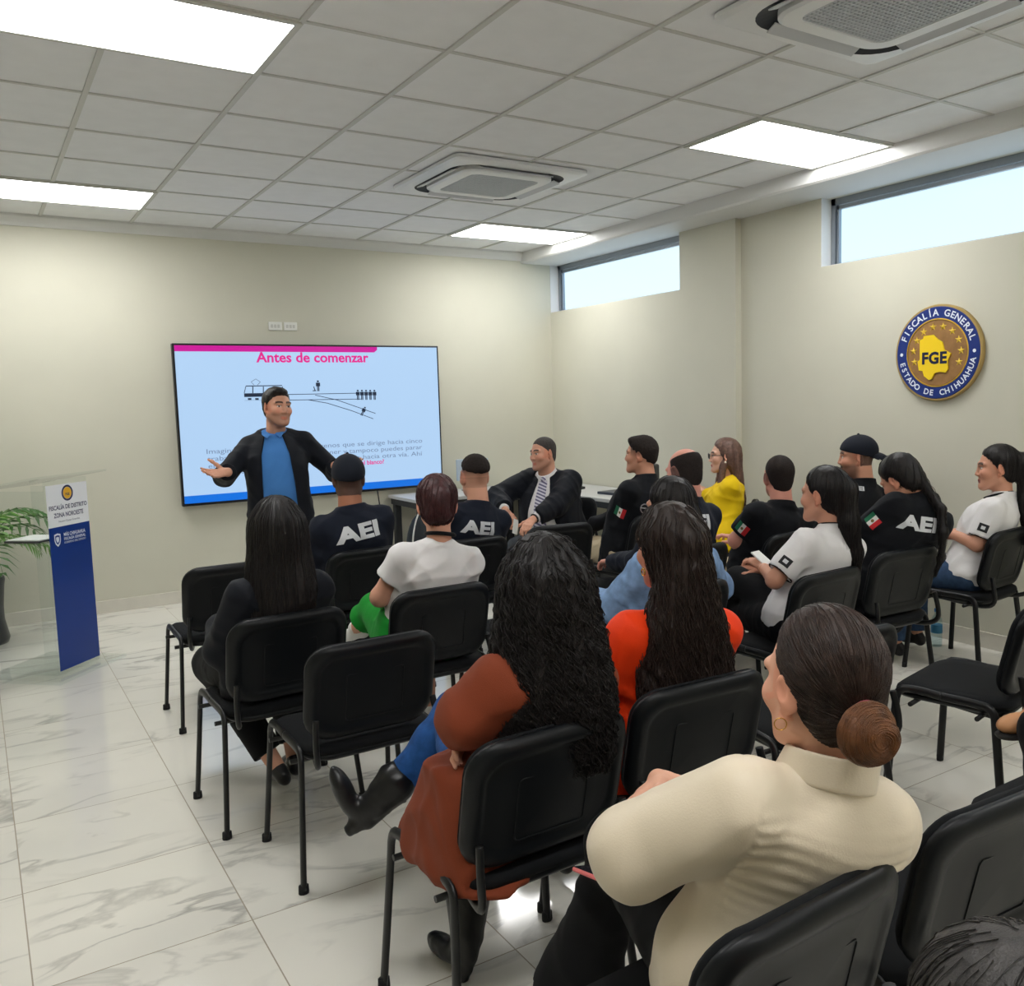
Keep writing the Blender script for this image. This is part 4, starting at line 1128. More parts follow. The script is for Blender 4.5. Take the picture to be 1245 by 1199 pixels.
        # albedo of skin, lips, brows, eyes, shaved hair
        base = np.array(s.skin); n = len(me.vertices)
        co = np.empty(n*3, f32); me.vertices.foreach_get('co', co); co = co.reshape(-1, 3)+s.off
        c = np.tile(base, (n, 1)); q = ((co-s.hc)@s.HR.T)/s.hs; hd = np.linalg.norm(co-s.hc, axis=1) < .17*s.hs
        x, y, z = np.abs(q[:, 0]), q[:, 1], q[:, 2]
        def mix(mask, col):
            mask = (mask*hd)[:, None]; c[:] = c*(1-mask)+np.array(col)*mask
        st = lambda v, a, b: np.clip((v-a)/(b-a), 0, 1)
        red = base*np.array([1.06, .80, .76, 1]); mix(.5*np.exp(-((x-.045)**2+(z+.022)**2)/.0006)*(y > .04), red)
        mix(.6*(x > .068)*(np.abs(z) < .05), red)
        lipc = np.array(srgb(*lips)) if lips else base*np.array([.82, .55, .52, 1])
        mix(st(.024-x, 0, .004)*st(.0115-np.abs(z+.0675), 0, .003)*(y > .078), lipc)
        if stubble: mix(stubble*st(-z-.030, 0, .02)*st(y, -.01, .02)*(1-st(.022-x, 0, .004)*st(.0115-np.abs(z+.0675), 0, .003)), np.array(srgb(52, 42, 40)))
        mix(st(.0075-np.abs(z-.0335+(x-.03)**2*8), 0, .003)*(x > .011)*(x < .055)*(y > .06)*.92, srgb(*brow))
        ex = q.copy(); ex[:, 0] = x-.032; e = (np.abs(z-.006) < .0055)*(np.abs(ex[:, 0]) < .0125)*(y > .078)
        mix(e*.9, srgb(228, 222, 216)); mix(e*(np.abs(ex[:, 0]) < .0062), srgb(36, 24, 20)); 
        mix(st(.0028-np.abs(z-.0125), 0, .0015)*(np.abs(ex[:, 0]) < .0155)*(y > .075)*.8, srgb(40, 26, 22))
        if buzz is not None: mix(buzz(x, y, z), srgb(38, 32, 32))
        at = me.color_attributes.new('skin_tone', 'FLOAT_COLOR', 'POINT'); c[:, 3] = 1
        at.data.foreach_set('color', c.astype(f32).ravel())
        return o
    def clear(s, G, hw=.235):
        """cloth stays on the sitter's side of the chair back"""
        if s.standing: return
        R = np.array([s.B[0], nrm(s.B[1]*math.cos(.227)+s.B[2]*math.sin(.227)), nrm(s.B[2]*math.cos(.227)-s.B[1]*math.sin(.227))])
        G.sub(RBox(s.off+s.B[1]*(-.305)+np.array([0, 0, .62]), (.235, .10, .20), R, .01), .012)
    def shirt(s, name, m, inf=.011, sleeve=2.0, loose=0, hem=-.24, neckcut=.045, folds_=(0, .005, .07), belly=0, bust=0, h=.0062, open_=None, collar=.022, ascale=1.0, k=.026, extra=(), cutfn=None, dispfn=None):
        pr = [s.torso(inf, hem, belly, bust)]+s.traps(inf*.85); arms = []
        for kk in s.arm: arms += s.armprims(kk, inf+loose, sleeve, ascale)
        n = (.056 if s.sex == 'm' else .046)*(1+(s.fat-1)*.4)
        if collar: pr.append(Cap(s.neck-s.T[2]*.02, s.neck+s.T[2]*collar, n*1.06+.010, n+.009))
        pr += list(extra)
        lo, hi = boxof(pr+arms, .03); G = Grid(lo, hi, h)
        for p in pr: G.add(p, k)
        for kk in s.arm:                          # each sleeve ends square, then joins the trunk
            A = Grid(lo, hi, h)
            for p in s.armprims(kk, inf+loose, sleeve, ascale): A.add(p, k)
            S, E, Wr = s.arm[kk]
            if sleeve < 2:
                if sleeve <= 1: a, d = S+(E-S)*sleeve, nrm(E-S)
                else: a, d = E+(Wr-E)*(sleeve-1), nrm(Wr-E)
                r = .10*s.fat; A.sub(RBox(a+d*.10, (r*1.1, r*1.1, .10), frame3(d), .001), .004)
            q = np.maximum(k-np.abs(G.D-A.D), 0)/k; G.D = (np.minimum(G.D, A.D)-q*q*k*.25).astype(f32)
        if folds_[1]: G.disp(folds(*folds_))
        if dispfn: G.disp(dispfn)
        if collar is not None:
            cc = s.neck+s.T[2]*(collar if collar else -.004)
            cn = nrm(s.T[2]+s.T[1]*.40); G.sub(RBox(cc+cn*.10, (.085, .10, .10), frame3(cn), .002), .006)
        if open_ is not None:
            fn, depth = open_; T, P_, L_ = s.T, s.P, s.Lt
            def cut(x, y, z):
                u = (x-P_[0])*T[0, 0]+(y-P_[1])*T[0, 1]+(z-P_[2])*T[0, 2]; v = (x-P_[0])*T[1, 0]+(y-P_[1])*T[1, 1]+(z-P_[2])*T[1, 2]; t = ((x-P_[0])*T[2, 0]+(y-P_[1])*T[2, 1]+(z-P_[2])*T[2, 2])/L_
                return -np.maximum(np.abs(u)-fn(t), depth-v)
            G.keep(cut, .006)
        if cutfn: cutfn(G)
        s.clear(G)
        s.GS = G
        return s.add(name, G, m)
    def trousers(s, m, name='trousers', inf=.013, upto=1.93, flare=.012, h=.0072, fold=(3, .006, .08), extra=(), waist=.10):
        pr = [Ell(s.P+np.array([0, 0, -.025])+s.B[1]*.01, ((.158*s.fat+inf), (.112*s.fat+inf), .10), s.B)]
        for k in s.leg: pr += s.legprims(k, inf, upto, flare)
        pr += list(extra); lo, hi = boxof(pr, .02); G = Grid(lo, hi, h)
        for p in pr: G.add(p, .03)
        if fold[1]: G.disp(folds(*fold))
        for k in s.leg:
            hip, knee, ank, toe = s.leg[k]; a = knee+(ank-knee)*(upto-1); d = nrm(ank-knee)
            G.sub(RBox(a+d*.07, (.09, .09, .07), frame3(d), .001), .004)
        s.clear(G); s.GT = G
        return s.add(name, G, m)
    def shoes(s, m, name='shoe', sole=None, heel=0, h=.005, boot=0):
        for k in s.leg:
            hip, knee, ank, toe = s.leg[k]; sh = nrm(ank-knee); t = nrm(toe-sh*(toe@sh)*.0)
            up = nrm(np.cross(np.cross(t, -sh), t)); x = np.cross(t, up); R = np.array([x, t, up]); sc = 1 if s.sex == 'm' else .88
            b = ank-up*(.055+heel)
            pr = [Ell(b+t*.085*sc+up*.018, np.array((.043, .095, .034))*sc, R), Ell(b-t*.022*sc+up*(.026+heel*.6), np.array((.034, .042, .045))*sc, R), Cap(b+t*.02+up*.035, ank+up*.005, .034*sc, .036*sc)]
            if boot: pr += [Cap(ank, ank-sh*boot, .046, .062)]
            if heel: pr.append(Cap(b-t*.03, b-t*.032-up*.012, .022, .018))
            lo, hi = boxof(pr, .015); G = Grid(lo, hi, h)
            for p in pr: G.add(p, .018)
            zb = b-up*(.022 if not heel else .024)
            G.plane(zb, -up, .003)
            if boot: G.disp(folds(9, .004, .05))
            o = s.add(name, G, m)
            if sole:
                Gs = Grid(lo-.005, hi, h); [Gs.add(p, .02) for p in (Ell(b+t*.085*sc-up*.008, np.array((.046, .100, .030))*sc, R), Ell(b-t*.022*sc-up*.005, np.array((.037, .046, .030))*sc, R))]
                Gs.plane(b-up*.026, -up, .002); Gs.plane(b-up*.006, up, .002); s.add('sole', Gs, sole, o)
    def hair(s, name, m, thick=.014, front=(.75, -.66, .018), extra=(), h=.0042, rough=(0, .0025, .018), k=.025, strand=None, cutz=None, cutfn=None, holes=True, label=None, taper=.75, clearit=False, burn=0):
        """cap of hair over the skull; front = (a, b, c): hair where a*y + b*z < c in head space"""
        R = s.HR; hsz = s.hs
        pr = [Ell(s.hp(0, -.014, .036), np.array((.074+thick, .094+thick, .083+thick*1.15))*hsz, R), Ell(s.hp(0, -.030, -.03), np.array((.058+thick, .066+thick, .07))*hsz, R)]
        lo, hi = boxof(pr+list(extra), .03); G = Grid(lo, hi, h)
        for p in pr: G.add(p, k)
        wob = folds(rough[0]+50, .010, .03)
        a, b, c = front; hc = s.hc
        def cut(x, y, z):
            p = (x-hc[0], y-hc[1], z-hc[2]); q = [(p[0]*R[i, 0]+p[1]*R[i, 1]+p[2]*R[i, 2])/hsz for i in range(3)]
            return (a*q[1]+b*q[2]-c)*hsz+wob(x, y, z)
        if taper: G.disp(lambda x, y, z: thick*taper*hsz*np.exp(np.clip(cut(x, y, z), -.2, .01)/.016))
        G.keep(cut, .008)
        if holes:                                  # clear of the ears
            for q in (-1, 1): G.sub(Ell(s.hp(q*.090, .004, -.012), np.array((.015, .020, .036))*hsz, R), .006)
        for p in extra: G.add(p, k)
        if rough[1]: G.disp(folds(rough[0], rough[1], rough[2], rough[3] if len(rough) > 3 else (1, 1, .25)))
        if burn:
            for q in (-1, 1): G.add(Cap(s.hp(q*.0735, .030, .015), s.hp(q*.0715, .030, -burn), .0085*hsz, .0055*hsz), .01)
        if cutfn: cutfn(G)
        if clearit: s.clear(G, .235)
        s.Gh = G; ex = []
        if strand: ex = [strand(G)]
        return s.add(name, G, m, extra=ex, label=label)

def frame3(d):
    d = nrm(d); a = np.array([0, 0, 1.]) if abs(d[2]) < .9 else np.array([1., 0, 0]); x = nrm(np.cross(a, d)); return np.array([x, np.cross(d, x), d])

# ---- flat marks laid on cloth
def bvh_of(o, off):
    me = o.data; n = len(me.vertices); co = np.empty(n*3, f32); me.vertices.foreach_get('co', co); co = co.reshape(-1, 3)+off
    q = np.empty(len(me.loops), np.int32); me.loops.foreach_get('vertex_index', q)
    return BVHTree.FromPolygons([Vector(v) for v in co], q.reshape(-1, 4).tolist())
def lay(p, target, name, bm, m, o, x, y, lift=.002, par=None):
    """bm is drawn in its XY plane; it is carried to frame (o, x, y) and pressed along -normal onto target"""
    mt = frame_mat(o, x, y); nz = Vector((mt[0][2], mt[1][2], mt[2][2])); bt = bvh_of(target, p.off)
    for ax in (0, 1):
        lo = min(v.co[ax] for v in bm.verts); hi = max(v.co[ax] for v in bm.verts); q = lo+.008
        while q < hi:
            n = Vector((0, 0, 0)); n[ax] = 1; c = Vector((0, 0, 0)); c[ax] = q
            bmesh.ops.bisect_plane(bm, geom=bm.verts[:]+bm.edges[:]+bm.faces[:], plane_co=c, plane_no=n); q += .008
    bad = []
    for v in bm.verts:
        w = mt @ v.co; hit = bt.ray_cast(w+nz*.25, -nz)
        if hit[0] is None: bad.append(v); continue
        v.co = hit[0]+nz*lift - Vector(p.off)
    bmesh.ops.delete(bm, geom=bad, context='VERTS')
    me = bpy.data.meshes.new(name); bm.to_mesh(me); bm.free(); return link(name, me, m, par or target)
M_print = mat('white_print_on_cloth', srgb(208, 210, 214), .7)
def back_text(p, target, px, w, txt='AEI', tilt=0):
    bt = bvh_of(target, p.off); d = Vector(CR*(px[0]-CX)/F - CU*(px[1]-CY)/F + CF).normalized()
    hit = bt.ray_cast(Vector(CAM), d); o = hit[0] if hit[0] else Vector(p.tp(0, -.15, .6))
    bm = bmesh.new(); text_bm(bm, txt, w*.46, Matrix.Rotation(math.radians(tilt), 4, 'Z'), bold=w*.022, spacing=1.03, fitw=w)
    n = Vector(p.T[1])*-1 if hit[0] is None else (hit[1] if hit[1].dot(d) < 0 else -hit[1]); n = (n*.6-Vector(p.T[1])*.4).normalized(); y = Vector(p.T[2]); y = (y-n*y.dot(n)).normalized()
    return lay(p, target, 'back_lettering', bm, M_print, o, y.cross(n), y)
def flag_patch(p, target, k, along=.45, size=(.075, .05), white=False):
    S, E, Wr = p.arm[k]; d = nrm(E-S); o = S+d*np.linalg.norm(E-S)*along
    view = nrm(CAM-o); n = nrm(view-d*(view@d)); n = nrm(n+p.T[0]*(1 if k == 'R' else -1)*.5); n = nrm(n-d*(n@d)); y = -d; x = np.cross(y, n)
    bm = bmesh.new(); w, h = size
    if white:
        cols = [mat('black_patch', srgb(24, 24, 28), .7)]; bm.faces.new([bm.verts.new((a*w/2, b*h/2, 0)) for a, b in ((-1, -1), (1, -1), (1, 1), (-1, 1))])
    else:
        cols = [mat('flag_green', srgb(20, 110, 74), .7), mat('flag_white', srgb(226, 226, 222), .7), mat('flag_red', srgb(206, 36, 44), .7)]
        for i in range(3):
            f = bm.faces.new([bm.verts.new((w*(-.5+(i+a)/3), b*h/2, 0)) for a, b in ((0, -1), (1, -1), (1, 1), (0, 1))]); f.material_index = i
    q = lay(p, target, 'flag_patch' if not white else 'sleeve_patch', bm, cols, Vector(o+n*.02), Vector(x), Vector(y), .0022)
    bm = bmesh.new()
    if white: bm.faces.new([bm.verts.new((a*.011, b*.009, 0)) for a, b in ((-1, -1), (1, -1), (1, 1), (-1, 1))])
    else: bm.faces.new([bm.verts.new((.0085*math.cos(a*PI/4), .0085*math.sin(a*PI/4), 0)) for a in range(8)])
    lay(p, target, 'patch_emblem', bm, mat('emblem_brown', srgb(120, 100, 50), .7) if not white else M_print, Vector(o+n*.02), Vector(x), Vector(y), .0034, par=q)
def torus_ring(p, name, c, n, r, r2, m, par=None, sy=1.0):
    F_ = frame3(n); k = 28; pts = [c+F_[0]*r*math.cos(2*PI*j/k)+F_[1]*r*sy*math.sin(2*PI*j/k) for j in range(k+1)]
    return p.addmb(name, MB().tube([Vector(q) for q in pts], r2, 8, cap=False), m, par)
def seedpts(G, n, seed, f=None):
    V, _ = G.net(); r = np.random.default_rng(seed)
    if f is not None: V = V[f(V)]
    return V[r.integers(0, len(V), n)]
def cap_hat(p, m, back=False, thick=.016, crown=.036):
    R, h = p.HR, p.hs
    pr = Ell(p.hp(0, -.012, crown), np.array((.074+thick, .096+thick, .083+thick))*h, R); lo, hi = pr.box(); G = Grid(lo-.14, hi+.14, .0042)
    sg = -1 if back else 1
    G.add(pr); n = R[2]*.97-R[1]*.28; q = p.hp(0, 0, .012 if not back else .022)
    G.plane(q, -n, .006)
    bc = p.hp(0, sg*.115, .040 if not back else .008); Rb = np.array([R[0], nrm(R[1]*sg*.96-R[2]*.26), nrm(R[2]*.96+R[1]*sg*.26)])
    B = Grid(bc-.16, bc+.16, .0042); B.add(Ell(bc-Rb[2]*.03, np.array((.082, .078, .045))*h, Rb)); B.sub(Ell(bc-Rb[2]*.036, np.array((.082, .078, .045))*h, Rb), .002)
    B.keep(lambda x, y, z: -((x-bc[0])*Rb[1, 0]+(y-bc[1])*Rb[1, 1]+(z-bc[2])*Rb[1, 2])-.045, .004)
    G.D = np.maximum(G.D, -9)
    o = p.add('cap', G, m); p.add('brim', B, m, o)
    p.addmb('button', MB().sphere(tuple(p.hp(0, -.012, crown+.083+thick)), .008), m, o)
    return o
def hairgrow(n, seed, M_, r0, curl, wl, drift=.03, step=.012, f=None, lift=.001):
    return lambda G: strands(G, seedpts(G, n, seed, f), step, M_, r0, curl, wl, drift, seed, lift)
def backloft(p, top, length, w, d, yo, inf=0, pw=2.2, side=0):
    """a fall of hair: lists run from the top down"""
    n = len(w); ts = np.linspace(-length, top, n)
    return Loft(p.hc+p.HR[0]*side, np.array([p.HRf[0], p.HRf[1], [0, 0, 1.]]), ts, w[::-1], d[::-1], yo[::-1], p=pw)
def flat_head(p):
    f = nrm(np.array([p.HR[1][0], p.HR[1][1], 0])); p.HRf = np.array([[f[1], -f[0], 0], f, [0, 0, 1.]]); return p

# ============ presenter
p = Person('person standing before the screen in an open dark blazer and blue shirt, arms spread', (1.70, 5.80), 166, (337, 471), 5.80, 192, 2, -3, 'm', 1.08, 'mid', pelvis=(1.70, 5.83, .93), standing=True, hs=1.0)
p.P = np.array([p.neck[0], 5.83, .93]); p.__dict__['Lt'] = np.linalg.norm(p.neck-p.P)
def W1(px, y): return W(px, y)
p.setarm('R', W((277, 574), 5.52), hint=(-.6, .5, -.75), curl=.16, palm=(.35, -.5, .8), dir=(-.80, -.35, -.02), spread=.22, thumb=1.0)
p.setarm('L', W((407, 566), 5.55), hint=(.7, .4, -.7), curl=.2, palm=(-.2, -.4, .85), dir=(.85, -.3, .0), spread=.15, thumb=.9)
for k, sg in (('R', 1), ('L', -1)):
    hip = p.P+p.B[0]*sg*.092; p.leg[k] = (hip, hip+p.B[0]*sg*.02+p.B[1]*.015+np.array([0, 0, -.42]), np.array([*(hip+p.B[0]*sg*.04)[:2], .095]), nrm(p.B[1]+p.B[0]*sg*.2))
p.body(fine=.003, stubble=.35, jaw=1.12)
op = (lambda t: np.interp(t, [-.6, -.1, .35, .72, .98], [.125, .105, .098, .085, .050]), .0)
p.shirt('shirt', cloth('blue_shirt_cotton', srgb(72, 130, 200)), .008, sleeve=1.9, hem=-.10, folds_=(1, .005, .09), belly=.02, collar=.014)
p.trousers(C_blk2, waist=.1); p.shoes(M_shoe)
p.shirt('blazer', C_suit, .026, sleeve=1.93, loose=-.004, hem=-.52, folds_=(2, .010, .13), belly=.02, open_=op, collar=.012, ascale=1.0)
# collar wings, placket and belt of the shirt
m = MB()
for q in (-1, 1):
    a, b, c_, d_ = p.tp(q*.012, .062, .985), p.tp(q*.060, .010, 1.045), p.tp(q*.070, .040, .985), p.tp(q*.040, .092, .93)
    for o_ in (0, 1):
        e = p.T[1]*.006*o_; vs = [m.bm.verts.new(v+e) for v in (a, b, c_, d_)]; m.bm.faces.new(vs if q > 0 else vs[::-1])
p.addmb('shirt_collar', m, cloth('blue_shirt_cotton', None))
p.hair('hair', HAIR['black'], .012, (.80, -.60, .008), rough=(4, .004, .02), taper=1.0, extra=[Ell(p.hp(.010, .052, .100), np.array((.050, .036, .024)), p.HR)])

# ============ man in the suit
p = Person('person in dark suit, white shirt and striped tie, turned toward the audience', (3.70, 5.62), 122, (658, 531), 5.66, 94, 4, 4, 'm', 1.28, 'mid')
p.S['R'] = p.S['R']+np.array([0, 0, .05])
p.setarm('L', W((640, 640), 5.30), hint=(.5, -.5, -.7), curl=.5, palm=(-.1, .1, -1), dir=(-.75, -.35, -.35))
p.setarm('R', W((614, 620), 5.62), hint=(-.6, .45, -.2), curl=.6, palm=(0, 0, -1), dir=(.2, -.5, -.6))
for k, sg in (('R', 1), ('L', -1)): p.setleg(k)
p.body(fine=.003, stubble=.25, jaw=1.1, buzz=lambda x, y, z: .55*np.clip((z-.03-.9*np.maximum(y-.02, 0))/.03, 0, 1)*np.clip((.075-y)/.02, 0, 1))
op = (lambda t: np.interp(t, [-.3, .1, .5, .98], [.16, .135, .105, .045]), .0)
p.shirt('shirt', C_white, .008, sleeve=1.97, hem=-.16, folds_=(5, .005, .09), belly=.055, collar=.030)
p.trousers(cloth('grey_trouser_cloth', srgb(66, 70, 76)))
p.shoes(M_shoe)
p.shirt('suit_jacket', C_suit, .026, sleeve=1.88, loose=.008, hem=-.24, folds_=(6, .012, .12), belly=.05, open_=op, collar=.012, ascale=1.06)
tie = bmesh.new(); n = 24
for i in range(n):
    t0, t1 = i/n, (i+1)/n; w0, w1 = (.034+.028*t0), (.034+.028*t1)
    a0, a1 = .44-.62*t0*.72, .44-.62*t1*.72
    f = tie.faces.new([tie.verts.new(v) for v in ((-w0, -t0*.42, 0), (-w1, -t1*.42, 0), (w1, -t1*.42, 0), (w0, -t0*.42, 0))])
bt_ = bvh_of(p.parts[0], p.off); sh_ = p.parts[0]
M_tie = bpy.data.materials.new('striped_tie'); M_tie.use_nodes = True; nt = M_tie.node_tree; wv = nt.nodes.new('ShaderNodeTexWave'); tcn = nt.nodes.new('ShaderNodeTexCoord'); mp_ = nt.nodes.new('ShaderNodeMapping')
mp_.inputs['Rotation'].default_value = (.4, .75, .3); wv.inputs['Scale'].default_value = 13; nt.links.new(tcn.outputs['Object'], mp_.inputs[0]); nt.links.new(mp_.outputs[0], wv.inputs[0])
cr = nt.nodes.new('ShaderNodeValToRGB'); cr.color_ramp.elements[0].color = srgb(90, 88, 120); cr.color_ramp.elements[1].color = srgb(206, 204, 216); cr.color_ramp.elements[0].position = .35; cr.color_ramp.elements[1].position = .6
nt.links.new(wv.outputs['Fac'], cr.inputs[0]); nt.links.new(cr.outputs[0], nt.nodes['Principled BSDF'].inputs['Base Color'])
lay(p, sh_, 'tie', tie, M_tie, Vector(p.tp(0, .3, .93)), -Vector(p.T[0]), Vector(p.T[2]), .008, par=p.root)
p.addmb('tie_knot', MB().sphere(tuple(p.tp(0, .075, .955)), (.022, .022, .020)), M_tie)
S, E, Wr = p.arm['L']; torus_ring(p, 'watch_strap', Wr-nrm(Wr-E)*.012, Wr-E, .031, .007, M_shoe)
p.hair('hair', HAIR['salt'], .005, (.80, -.60, .014), rough=(4, .001, .02), taper=1.1)
pa = empty('card', W((628, 640), 5.23), .6); tag(pa, 'small white paper card held by the man in the suit', 'card')
MB().box((-.055, -.002, -.05), (.02, .002, .05), rot=Matrix.Rotation(.3, 3, 'Y')).build('sheet', mat('paper_white', None), pa)

# ============ capped officer, first row
p = Person('person in a dark cap and black AEI shirt, seated in front of the presenter', (1.73, 4.74), 3, (422, 551), 4.63, -16, 4, 0, 'm', 1.22, 'brown', toph=.137)
for k in 'RL': p.lap(k); p.setleg(k)
p.body(buzz=lambda x, y, z: .85*(z > -.09)*(y < .02))
s_ = p.shirt('shirt', C_navy, .014, folds_=(11, .010, .11), loose=.006); back_text(p, s_, (438, 648), .245, tilt=2)
p.trousers(C_blk2); p.shoes(M_shoe)
cap_hat(p, cloth('dark_cap_cloth', srgb(24, 28, 38)))

# ============ fade haircut officer
p = Person('person with a shaved fade haircut and dark AEI shirt in the first row', (2.34, 4.66), 0, (576, 553), 4.56, -6, 2, 0, 'm', 1.14, 'mid')
for k in 'RL': p.lap(k); p.setleg(k)
p.body(buzz=lambda x, y, z: .8*np.clip((z+.01-.3*np.maximum(y, 0))/.05, 0, 1)*(y < .06)+.25*(z > -.06)*(y < .02)*(z < 0))
s_ = p.shirt('shirt', C_navy, .013, folds_=(12, .010, .1), loose=.006); back_text(p, s_, (584, 643), .21, tilt=2)
p.trousers(C_blk2); p.shoes(M_shoe)
p.hair('hair', HAIR['crop'], .014, (.25, -.97, -.045), rough=(5, .003, .02), taper=1.0)

# ============ woman in the white T-shirt
p = flat_head(Person('person in a white T-shirt and green trousers, dark wine hair twisted up', (1.615, 3.58), -4, (530, 577), 3.47, -24, 3, 0, 'f', 1.22, 'mid', chest=-14))
p.lap('R'); p.setarm('L', W((470, 728), 3.80), elbow=W((462, 726), 3.56))
p.setleg('R'); kl = p.P+p.B[1]*.36-p.B[0]*.10+np.array([0, 0, .06]); p.setleg('L', kl, W((432, 764), 4.05), (-.6, .7, -.25))
p.body()
p.shirt('t_shirt', C_white, .012, sleeve=.52, folds_=(13, .012, .09, (.3, .3, 1.5)), loose=.010, collar=None, hem=-.08, cutfn=lambda G: G.plane(p.P+np.array([0, 0, .095]), (0, 0, -1)))
p.trousers(cloth('green_trouser_cloth', srgb(22, 138, 44)), upto=1.55, flare=.03, extra=[Loft(p.P, p.T, [-.06, .03, .10], [.205, .212, .204], [.150, .155, .150], [.0, .004, .008], p=2.3)]); p.shoes(M_wshoe, sole=M_sole)
p.hair('hair', HAIR['wine'], .014, (.80, -.45, .020), rough=(6, .004, .03), strand=hairgrow(160, 61, 12, .0018, .002, .06),
       extra=[Ell(p.hp(.01, -.105, .0), (.036, .030, .062), rotm(-24, 0, 14)), Cap(p.hp(-.03, -.10, -.05), p.hp(.03, -.112, .05), .022, .022), Cap(p.hp(.035, -.10, -.045), p.hp(.0, -.115, .03), .017, .017)])
torus_ring(p, 'lanyard', p.neck+p.T[2]*.035-p.T[1]*.002, p.T[2]+p.T[1]*.45, .060, .0085, C_blk2)

# ============ long straight hair, dark jacket
p = flat_head(Person('person with long straight dark hair and a black jacket beside the lectern end', (.945, 3.53), 2, (335, 607), 3.43, -14, 3, 0, 'f', 1.10, 'mid'))
for k in 'RL': p.lap(k, side=.14)
p.setleg('R', ankle=np.array([1.06, 3.70, .085]), toe=(.05, 1, -.1)); p.setleg('L', ankle=np.array([.97, 3.62, .085]), toe=(.0, 1, -.1))
p.body()
p.shirt('jacket', C_suit, .018, folds_=(14, .010, .1), loose=.010); p.trousers(C_blk2, upto=1.85); p.shoes(M_shoe)
p.hair('hair', HAIR['black'], .022, (.80, -.45, .02), holes=False, rough=(7, .002, .02), k=.05,
       extra=[backloft(p, .05, .37, [.096, .110, .124, .130, .122, .100], [.10, .095, .075, .055, .04, .02], [-.015, -.03, -.055, -.085, -.10, -.11])],
       strand=hairgrow(620, 71, 20, .0015, .0012, .11, .015, f=lambda V: V[:, 2] > 1.0), clearit=True)

# ============ curly hair, brown coat
p = flat_head(Person('person with long curly black hair in a rust brown coat, one booted leg crossed', (1.105, 1.97), 6, (660, 656), 1.88, -24, 2, 0, 'f', 1.05, 'mid', chest=0))
p.setarm('R', (1.055, 1.93, .765), hint=(.6, .2, -.8), curl=.35, palm=(-.1, -.7, -.6), dir=(-.92, -.12, -.22), thumb=.3); p.setarm('L', (1.09, 2.03, .73), elbow=W((566, 872), 1.88), curl=.4)
kl = p.P+p.B[1]*.40-p.B[0]*.02+np.array([0, 0, .11])
p.setleg('L', W((556, 868), 2.36), W((457, 978), 2.42), (-.28, .30, .91)); p.setleg('R', None, np.array([1.06, 2.12, .10]), (-.1, 1, 0))
p.body()
coatm = cloth('rust_brown_cloth', srgb(126, 58, 34), .75)
sk = [Loft(np.array([.985, 1.97, 0]), np.eye(3), [.412, .45, .50, .60, .70], [.130, .135, .13, .115, .09], [.235, .235, .21, .16, .11], [.0, .0, -.01, -.03, -.04], p=2.6)]
p.shirt('coat', coatm, .020, sleeve=1.86, loose=.011, folds_=(15, .015, .12), hem=-.2, extra=sk, ascale=1.08, collar=.02, h=.0068)
p.trousers(C_jean, upto=1.74, inf=.010, flare=.0); p.shoes(M_shoe, name='boot', heel=.03, boot=.085, h=.0048)
p.hair('hair', HAIR['black'], .026, (.80, -.45, .02), holes=False, rough=(8, .009, .035, (1, 1, .8)), k=.05,
       extra=[backloft(p, .06, .45, [.098, .122, .140, .150, .156, .152, .110], [.11, .115, .10, .09, .08, .065, .03], [-.02, -.035, -.055, -.075, -.09, -.10, -.11])],
       strand=hairgrow(1500, 81, 26, .0017, .0085, .042, .05, step=.009, lift=.000))

# ============ red-orange top
p = flat_head(Person('person in a red-orange top with very long wavy dark hair tied half up', (1.64, 2.01), -8, (812, 614), 1.93, -10, 2, 0, 'f', 1.10, 'tan', chest=-14))
p.lap('R', side=.03, up=.10); p.setarm('L', p.P+p.B[1]*.24-p.B[0]*.10+np.array([0, 0, .10]), hint=(-.8, -.2, -.9))
for k in 'RL': p.setleg(k)
p.body()
p.shirt('top', cloth('red_orange_cloth', srgb(238, 62, 14), .6), .014, sleeve=1.75, folds_=(16, .010, .10), loose=.012, collar=None, hem=-.30)
p.trousers(C_blk2); p.shoes(M_shoe)
p.hair('hair', HAIR['dark'], .018, (.80, -.45, .02), rough=(9, .006, .04, (1, 1, .6)), k=.04,
       extra=[Ell(p.hp(0, -.105, .03), (.05, .045, .05), p.HR), backloft(p, -.02, .60, [.066, .095, .124, .142, .150, .142, .11], [.06, .07, .07, .06, .055, .045, .02], [-.085, -.080, -.08, -.085, -.095, -.105, -.11])],
       strand=hairgrow(1000, 91, 26, .0018, .007, .085, .03, step=.012), clearit=True)
torus_ring(p, 'earring', p.hp(-.083, .006, -.058), p.HR[0], .010, .0022, mat('gold', srgb(220, 170, 80), .25, 1))

